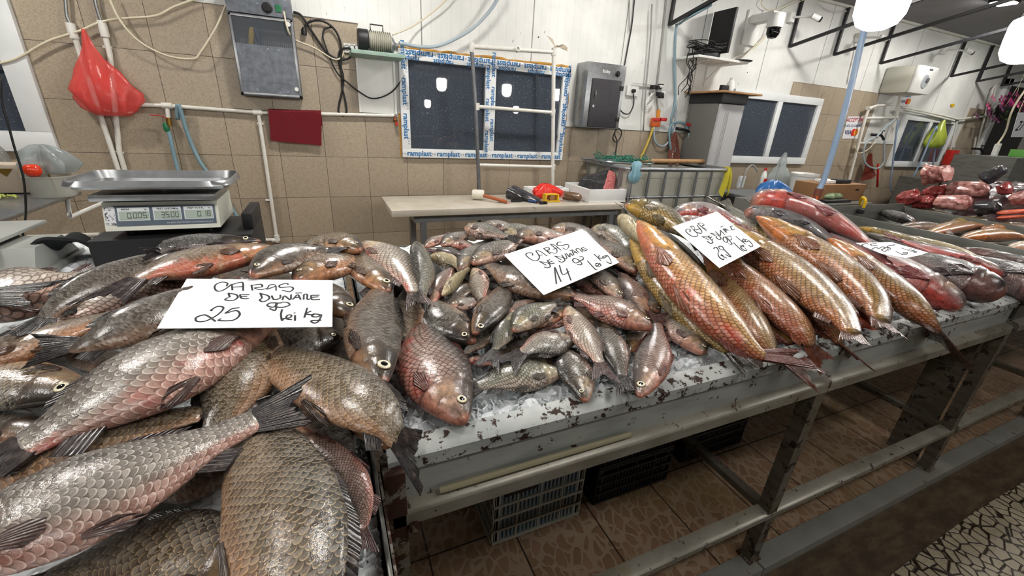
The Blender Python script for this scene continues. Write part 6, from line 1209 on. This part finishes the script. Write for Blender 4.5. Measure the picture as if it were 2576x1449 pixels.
# ---------------------------------------------------------------- flat fish and pieces on the far benches
for i, (S, M, Tt, w, k, pal, l) in enumerate((
    ((2180, 590), (2260, 618), (2345, 648), 30, 'silver', 'grey', 'grey flat fish just behind the curled card'),
    ((2250, 592), (2360, 622), (2470, 652), 34, 'crap', 'cream', 'pale bellied flat fish lying along the first metal divider'),
    ((2330, 640), (2450, 660), (2600, 690), 40, 'silver', 'cream', 'pale fish behind the black headed bighead'),
    ((2420, 628), (2530, 650), (2640, 670), 34, 'silver', 'black', 'dark fish strip near the right edge before the metal divider'),
    ((2160, 572), (2240, 590), (2330, 612), 24, 'crap', 'olive', 'dark fish squeezed against the metal divider at the back'))):
    fish(l, S, M, Tt, w, 'U', k, zone=lambda x, y: .95, pal=pal, blush=.2, eye=False, seg=40, nar=20, fins='')
for i, (S, M, Tt, w, k, pal, l) in enumerate((
    ((2300, 560), (2258, 545), (2205, 530), 30, 'crap', 'black', 'black backed fish at the left end of the metal tray'),
    ((2245, 520), (2320, 532), (2420, 552), 26, 'crap', 'cream', 'pale fish at the back of the metal tray'),
    ((2330, 590), (2400, 572), (2480, 568), 34, 'crap', 'gold2', 'golden brown flat fish in the middle of the metal tray'),
    ((2390, 560), (2460, 556), (2540, 566), 28, 'crap', 'olive', 'dark olive fish along the far side of the metal tray'),
    ((2420, 600), (2500, 592), (2590, 600), 36, 'crap', 'gold2', 'yellowish flat fish at the right of the metal tray'),
    ((2470, 575), (2560, 575), (2650, 590), 32, 'crap', 'orange', 'brownish flat fish against the right edge in the metal tray'),
    ((2250, 575), (2330, 572), (2390, 590), 30, 'crap', 'dark', 'dark wet fish near the front of the metal tray'),
    ((2540, 625), (2600, 622), (2690, 640), 34, 'crap', 'pale', 'pale fish at the near right of the metal tray'))):
    fish(l, S, M, Tt, w, 'U', k, zone=lambda x, y: .905, pal=pal, blush=.15, eye=False, seg=40, nar=20, fins='d')
PK = mat('pink cut flesh', 'c07670', .28, col2='e0b3a8', nsc=26, amt=.9, bump=.6, bsc=40); SALM = mat('orange red fillet', 'c9553f', .3, col2='dd8a6a', nsc=18, bump=.3)
_i = ice(4.99, 6.6, 1.0, 2.07, lambda x, y: .90+.28*cl((x-5.1)/.5)*cl((y-1.0)/.6), 'added dark mound propping up the red catfish pieces on the far bench', .03)
_i.name = 'support_mound'; _i['category'] = 'support mound'; _i.data.materials[0] = mat('dark wet mound', '2c2022', .25, col2='5a3a38', nsc=20, bump=.6)  # added mound that holds up the pieces, coloured dark so it recedes

def far(x0, y0, x1, y1, wpx, dz, m, face, l, name='catfish_piece', faces='ab', Y=2.3, seed=0, sq=.8):
    X = {2.7: 5.28, 2.5: 5.0, 2.55: 5.45, 2.4: 5.45, 2.25: 5.10, 2.2: 5.12, 2.1: 5.12, 1.95: 5.05}[Y]; a, b = atX(x0, y0, X), atX(x1, y1, X); r = wpx/2*abs((a-EYE)@AW)/FPX*1.15
    chunk(name, l, a, b, r, r*.9, m, face, seed=seed, faces=faces, sq=sq)
far(2330, 440, 2385, 436, 52, 0, SKR, PK, 'thick round cut catfish piece on top of the far heap', Y=2.7, seed=1)
far(2262, 506, 2314, 486, 40, 0, DKRED, None, 'dark red catfish piece at the left end of the far heap', faces='', Y=2.5, seed=2)
far(2325, 490, 2385, 478, 38, 0, DKRED, None, 'split dark red catfish piece under the round one', faces='', Y=2.55, seed=3)
far(2380, 476, 2490, 478, 40, 0, SKR, None, 'long rosy catfish piece lying across the far heap', faces='', Y=2.4, seed=4)
far(2290, 512, 2355, 508, 34, 0, DKRED, None, 'flat dark red piece in the front row of the far heap', faces='', Y=2.25, seed=5)
far(2362, 508, 2445, 512, 42, 0, SKR, DKRED, 'hollow catfish piece with dark red inside in the front row', faces='a', Y=2.2, seed=6)
far(2460, 525, 2520, 520, 40, 0, SKIN, PK, 'dark skinned piece with pale pink cut face in the front row', faces='a', Y=2.1, seed=7)
far(2470, 455, 2530, 420, 34, 0, SKIN, None, 'dark tail piece with a brown fin pointing up at the back', faces='', Y=2.7, seed=8)
far(2515, 478, 2545, 470, 34, 0, DKRED, PK, 'dark piece with a pinkish cut face behind the small card', faces='a', Y=2.4, seed=9)
far(2540, 505, 2600, 490, 36, 0, SKR, None, 'greyish pink piece at the right edge of the far heap', faces='', Y=2.2, seed=10)
for i, (y, l) in enumerate(((532, 'upper orange red fillet at the right edge'), (545, 'lower orange red fillet at the right edge'))): far(2505, y+4, 2620, y-4, 16, 0, SALM, None, l, 'fillet', '', 1.95, 11+i, .5)
P_ = atY(2538, 425, 2.7)
def smallcard(px, Y, l, rows):
    P = [atY(x, y, Y) for x, y in px]; o = MB().ext(P, (.002, .004, 0)).build('price_card', CARD, None, l, 'price card'); X = unit(P[1]-P[0]); Z = unit(P[0]-P[3]); t = MB()
    for s, fx, fy, k in rows: t.text(s, P[0]*(1-fy)+P[3]*fy+(P[1]-P[0])*fx+np.array((0, -.002, 0)), X, Z, k*np.linalg.norm(P[1]-P[0]), .0006, .01)
    t.build('handwriting', INK, o)
smallcard([(2487, 457), (2514, 464), (2508, 488), (2490, 482)], 2.0, 'small white price card standing on the back of the far heap', [('Cap Somn', .5, .25, .22), ('Salau', .5, .65, .22)])
smallcard([(2511, 500), (2540, 500), (2549, 527), (2521, 530)], 1.75, 'small white price card on the pale cut piece at the right', [('Cap', .3, .25, .25), ('Novac', .6, .45, .25), ('7', .5, .75, .25)])
MB().box(np.array((9.0, 2.5, 1.401)), np.array((9.9, 2.9, 1.50)), .006).build('green_tub', mat('green tub', '5f9a46', .4), None, 'green plastic tub behind the far heap', 'tub')
MB().box((8.2, 3.2, 0), (10.4, 3.7, 1.02)).build('back_counter', DULL, None, 'dark metal counter along the wall below the third window', 'counter')
MB().box((7.9, 2.45, 0), (10.5, 3.05, 1.40)).build('tub_stand', DULL, None, 'dark metal stand carrying the green tub', 'stand')
q = thing('tray_hook', 'yellow hose end hooked over the back edge of the metal tray', 'hose', atY(2168, 520, 2.09)); MB().tube(crv([atY(2166, 530, 2.11), atY(2164, 510, 2.11), atY(2170, 497, 2.08), atY(2177, 505, 2.05), atY(2172, 522, 2.05)], 6), .012, 8).build('hose', YEL, q); MB().box(atY(2165, 532, 2.06)-.02, atY(2165, 532, 2.06)+.02, .004).build('clamp', BLKP, q)
# ---------------------------------------------------------------- scales and clutter on the left
q = thing('weighing_stand', 'black box standing behind the left heap under the scale', 'stand', (-.51, 1.9, .89)); MB().box((-.735, 1.72, .885), (-.275, 2.04, 1.062), .004).build('box', BLKP, q); MB().box((-.31, 1.80, 1.062), (-.275, 2.04, 1.12), .004).build('side_plate', BLKP, q)
q = thing('scale', 'white and grey price scale with three number displays and a steel pan', 'scale', (-.53, 1.88, 1.063))
sx0, sx1, sy, sz0, sz1 = -.69, -.37, 1.75, 1.085, 1.175
fr = [(sy, sz0), (sy+.03, sz1), (sy+.26, sz1), (sy+.26, sz0)]
BEI = mat('off white scale case', 'c5c6ba', .4, col2='b5b6aa', nsc=9); MB().ext([(sx0, y, z) for y, z in fr], (sx1-sx0, 0, 0)).build('case', BEI, q)
for x in (sx0+.05, sx1-.05):
    for y in (sy+.05, sy+.22): MB().lathe([(0, 0), (.016, 0), (.016, .022), (0, .022)], (x, y, sz0-.022), 10).build('foot', BLKP, q)
n_ = unit((0, -(sz1-sz0), .03)); up = unit((0, .03, sz1-sz0)); FX = np.array((1., 0, 0))
def fp(fx, fz, o=.001): return np.array((sx0+(sx1-sx0)*fx, sy, sz0))+up*(np.linalg.norm((.03, sz1-sz0))*fz)+n_*o
def plate(a, b, c, d, o, th=.0015): return [fp(a, c, o), fp(b, c, o), fp(b, d, o), fp(a, d, o)], n_*th
pl = MB().ext(*plate(.10, .97, .16, .86, .0003)).build('display_panel', mat('dark blue grey panel', '4a5561', .35), q)
MB().ext(*plate(.015, .10, .2, .86, .0006)).build('sticker', mat('printed sticker', 'c4c4c8', .4, dirt='3a3a44', dsc=120, dthr=.52), q)
LCD = mat('grey green display', '97a399', .25); BZ = mat('pale bezel', 'bfc4c6', .4); SEG = mat('display digits', '1d2422', .4)
def digits(s, a, b, c, d, o):
    m = MB(); w_ = (b-a)/6; x = b-.012
    SEGS = {'0': 'abcdef', '1': 'bc', '5': 'afgcd', '3': 'abgcd', '8': 'abcdefg'}
    def bar(x0, z0, x1, z1): m.ext([fp(x0, z0, o), fp(x1, z0, o), fp(x1, z1, o), fp(x0, z1, o)], n_*.0004)
    for ch in reversed(s):
        if ch == '.': bar(x-.006, c+.03, x-.002, c+.06); x -= .007; continue
        L, R, B, Tm, Md, k, kz = x-w_*.78, x, c+.03, d-.03, (c+d)/2, .004, .022
        for g in SEGS[ch]:
            if g == 'a': bar(L, Tm-kz, R, Tm)
            if g == 'd': bar(L, B, R, B+kz)
            if g == 'g': bar(L, Md-kz/2, R, Md+kz/2)
            if g == 'f': bar(L, Md, L+k, Tm)
            if g == 'e': bar(L, B, L+k, Md)
            if g == 'b': bar(R-k, Md, R, Tm)
            if g == 'c': bar(R-k, B, R, Md)
        x -= w_*1.02
    return m
for a, b, t, t2, s in ((.12, .385, 'MASA', 'kg', '0.005'), (.415, .66, 'PRET UNITAR', 'lei/kg', '35.00'), (.685, .95, 'PRET TOTAL', 'lei', '0.18')):
    MB().ext(*plate(a, b, .34, .80, .002)).build('bezel', BZ, q); MB().ext(*plate(a+.012, b-.008, .37, .67, .0036)).build('display', LCD, q)
    digits(s, a+.012, b-.012, .39, .65, .0052).build('digits', SEG, q)
    MB().text(t, fp(a+.035, .735, .0037), FX, up, .0085, .0003, .02, 'LEFT').text(t2, fp(b-.02, .735, .0037), FX, up, .0075, .0003, .02, 'RIGHT').build('lettering', SEG, q)
MB().text('BALANTA ELECTRONICA CU AFISAREA PRETULUI', fp(.94, .23, .002), FX, up, .006, .0003, 0, 'RIGHT').build('lettering', BZ, q)
MB().box((sx0-.015, sy-.01, 1.185), (sx1+.005, sy+.27, 1.205), .004).build('platform', STEEL, q)
tr = []
for f, z in ((1, 1.25), (.985, 1.25), (.95, 1.222), (.5, 1.219), (.02, 1.219)):
    tr.append([(-.545+.225*f*np.sign(math.cos(a))*abs(math.cos(a))**.4, 1.88+.155*f*np.sign(math.sin(a))*abs(math.sin(a))**.4, z+.002*math.sin(3*a)) for a in np.linspace(0, 2*math.pi, 49)])
tr = [[(-.545+.232*np.sign(math.cos(a))*abs(math.cos(a))**.4, 1.88+.16*np.sign(math.sin(a))*abs(math.sin(a))**.4, 1.232) for a in np.linspace(0, 2*math.pi, 49)]]+tr
MB().grid(tr).build('pan', STEEL, q, ang=70)
bcl = [[(-.93+.24*s, 1.74+.16*t, .93+.16*math.sin(math.pi*s)*(1-.5*t)+.02*math.sin(9*s+5*t)) for t in np.linspace(0, 1, 14)] for s in np.linspace(0, 1, 18)]
MB().sheet(bcl, .01).build('black_cloth', mat('black green cloth', '14181a', .9), None, 'black cloth heaped beside the black scale box', 'cloth')
q = thing('scale', 'plain grey scale seen from the side at the left edge', 'scale', (-1.02, 1.8, .93)); GRS = mat('light grey scale plastic', 'a3a5a0', .45, col2='92948f', nsc=6)
MB().box((-1.35, 1.65, .925), (-.84, 1.95, .985), .01).build('base', GRS, q); MB().ext([(-1.35, y, z) for y, z in ((1.66, .985), (1.70, 1.055), (1.86, 1.055), (1.93, .985))], (.50, 0, 0)).build('case', GRS, q)
MB().box((-1.33, 1.75, 1.055), (-.95, 1.85, 1.07)).build('pan_support', BLKP, q); MB().box((-1.45, 1.62, 1.07), (-.93, 1.98, 1.082), .004).build('platform', GRS, q)
MB().box((-1.05, 1.56, .91), (-.70, 1.66, .93), .006).build('display_pad', mat('pale blue grey pad', '9aa6ae', .4), None, 'pale flat keypad lying in front of the black cloth', 'keypad')
q = thing('metal_shelf', 'steel shelf at the left edge holding a handbag and a bottle', 'shelf', (-1.6, 2.5, 1.05)); MB().box((-2.6, 2.05, 1.035), (-1.14, 2.78, 1.05), .002).build('top', STEEL, q); MB().tube([(-1.2, 2.78, 1.03), (-1.2, 2.74, .93), (-1.2, 3.87, .93)], .010, 8).tube([(-1.5, 2.78, 1.03), (-1.5, 2.74, .93), (-1.5, 3.87, .93)], .010, 8).build('bracket', WPLA, q); MB().box((-2.58, 2.3, 0), (-2.54, 2.34, 1.035)).build('leg', IRON, q); MB().box((-1.6, 2.3, 0), (-1.56, 2.34, 1.035)).build('leg', IRON, q)
zs = 1.051
def sp(x, y): return atZ(x, y, zs)
b0_ = sp(45, 486); q = thing('handbag', 'quilted cream handbag with a gold triangle on the steel shelf', 'handbag', b0_); QU = mat('cream quilted leather', 'b9ab98', .5, col2='a89a88', nsc=30, bump=.3, bsc=20); MB().box(b0_+np.array((-.24, -.02, 0)), b0_+np.array((.13, .09, .135)), .02).build('body', QU, q)
MB().ext([b0_+np.array((-.035, -.022, .115)), b0_+np.array((.025, -.022, .115)), b0_+np.array((-.005, -.022, .08))], (0, -.004, 0)).build('badge', mat('brass', '9c7d3a', .3, .9), q); MB().tube(crv([b0_+np.array((.1, -.01, .135)), b0_+np.array((.14, -.03, .11)), b0_+np.array((.15, -.03, .03)), b0_+np.array((.15, -.04, .004))], 5), .004, 6).build('chain', mat('brass', '9c7d3a', .3, .9), q)
b1_ = sp(140, 492); q = thing('plastic_tub', 'clear plastic tub with a crumpled bag and a tomato beside the handbag', 'tub', b1_); CLR = mat('clear tub plastic', 'b5b6ad', .15, alpha=.45); MB().lathe([(0, 0), (.075, 0), (.085, .09), (.09, .09), (.09, .095), (.08, .095), (.07, .006), (0, .006)], b1_, 24, cap=False).build('body', CLR, q)
bag('crumpled_bag', 'crumpled clear bag on the plastic tub behind the tomato', 'bag', [(.03, 0), (.07, .01), (.085, .05), (.06, .10), (.025, .13)], b1_+np.array((.0, .02, .097)), mat('clear crinkled plastic', '9da6a6', .2, alpha=.6), 44, .6, 51)
tq = thing('tomato', 'red tomato resting on the clear plastic tub', 'tomato', b1_+np.array((-.02, -.06, .096))); MB().lathe([(.002, .003), (.016, .0), (.027, .012), (.031, .026), (.027, .044), (.016, .052), (.006, .049)], b1_+np.array((-.02, -.06, .096)), 22).build('body', mat('tomato red', 'cf3a1c', .2), tq, ang=180)
bottle('clear water bottle with black cap on the steel shelf', sp(25, 462), mat('clear bottle plastic', '8d8f8c', .1, alpha=.55), BLKP, .23, .036)
lw = MB(); rr = random.Random(8)
for i in range(14): p = sp(20+rr.uniform(-30, 28), 497)+np.array((0, -.03+rr.uniform(-.01, .02), .008)); d = np.array((rr.uniform(-1, 1), rr.uniform(-.6, .6), .3))*.02; lw.sheet([[p-d, p-d*.2+np.array((.004, .012, .004))], [p, p+np.array((0, .016, .008))], [p+d, p+d+np.array((0, .01, 0))]], .002)
lw.build('leaf_scraps', mat('pale green leaf', '9aa64a', .6), None, 'pale green leaf scraps before the handbag', 'leaves', kind='stuff')
cable('power_cable', 'thin black cable hanging down at the left edge to the grey scale', [(2, 190, 1.9), (6, 260, 1.9), (20, 310, 1.9), (36, 370, 1.9), (52, 420, 1.9), (62, 470, 1.9), (65, 540, 1.9), (58, 590, 1.9), (70, 640, 1.9)], .0032, BLKC, 1.9)
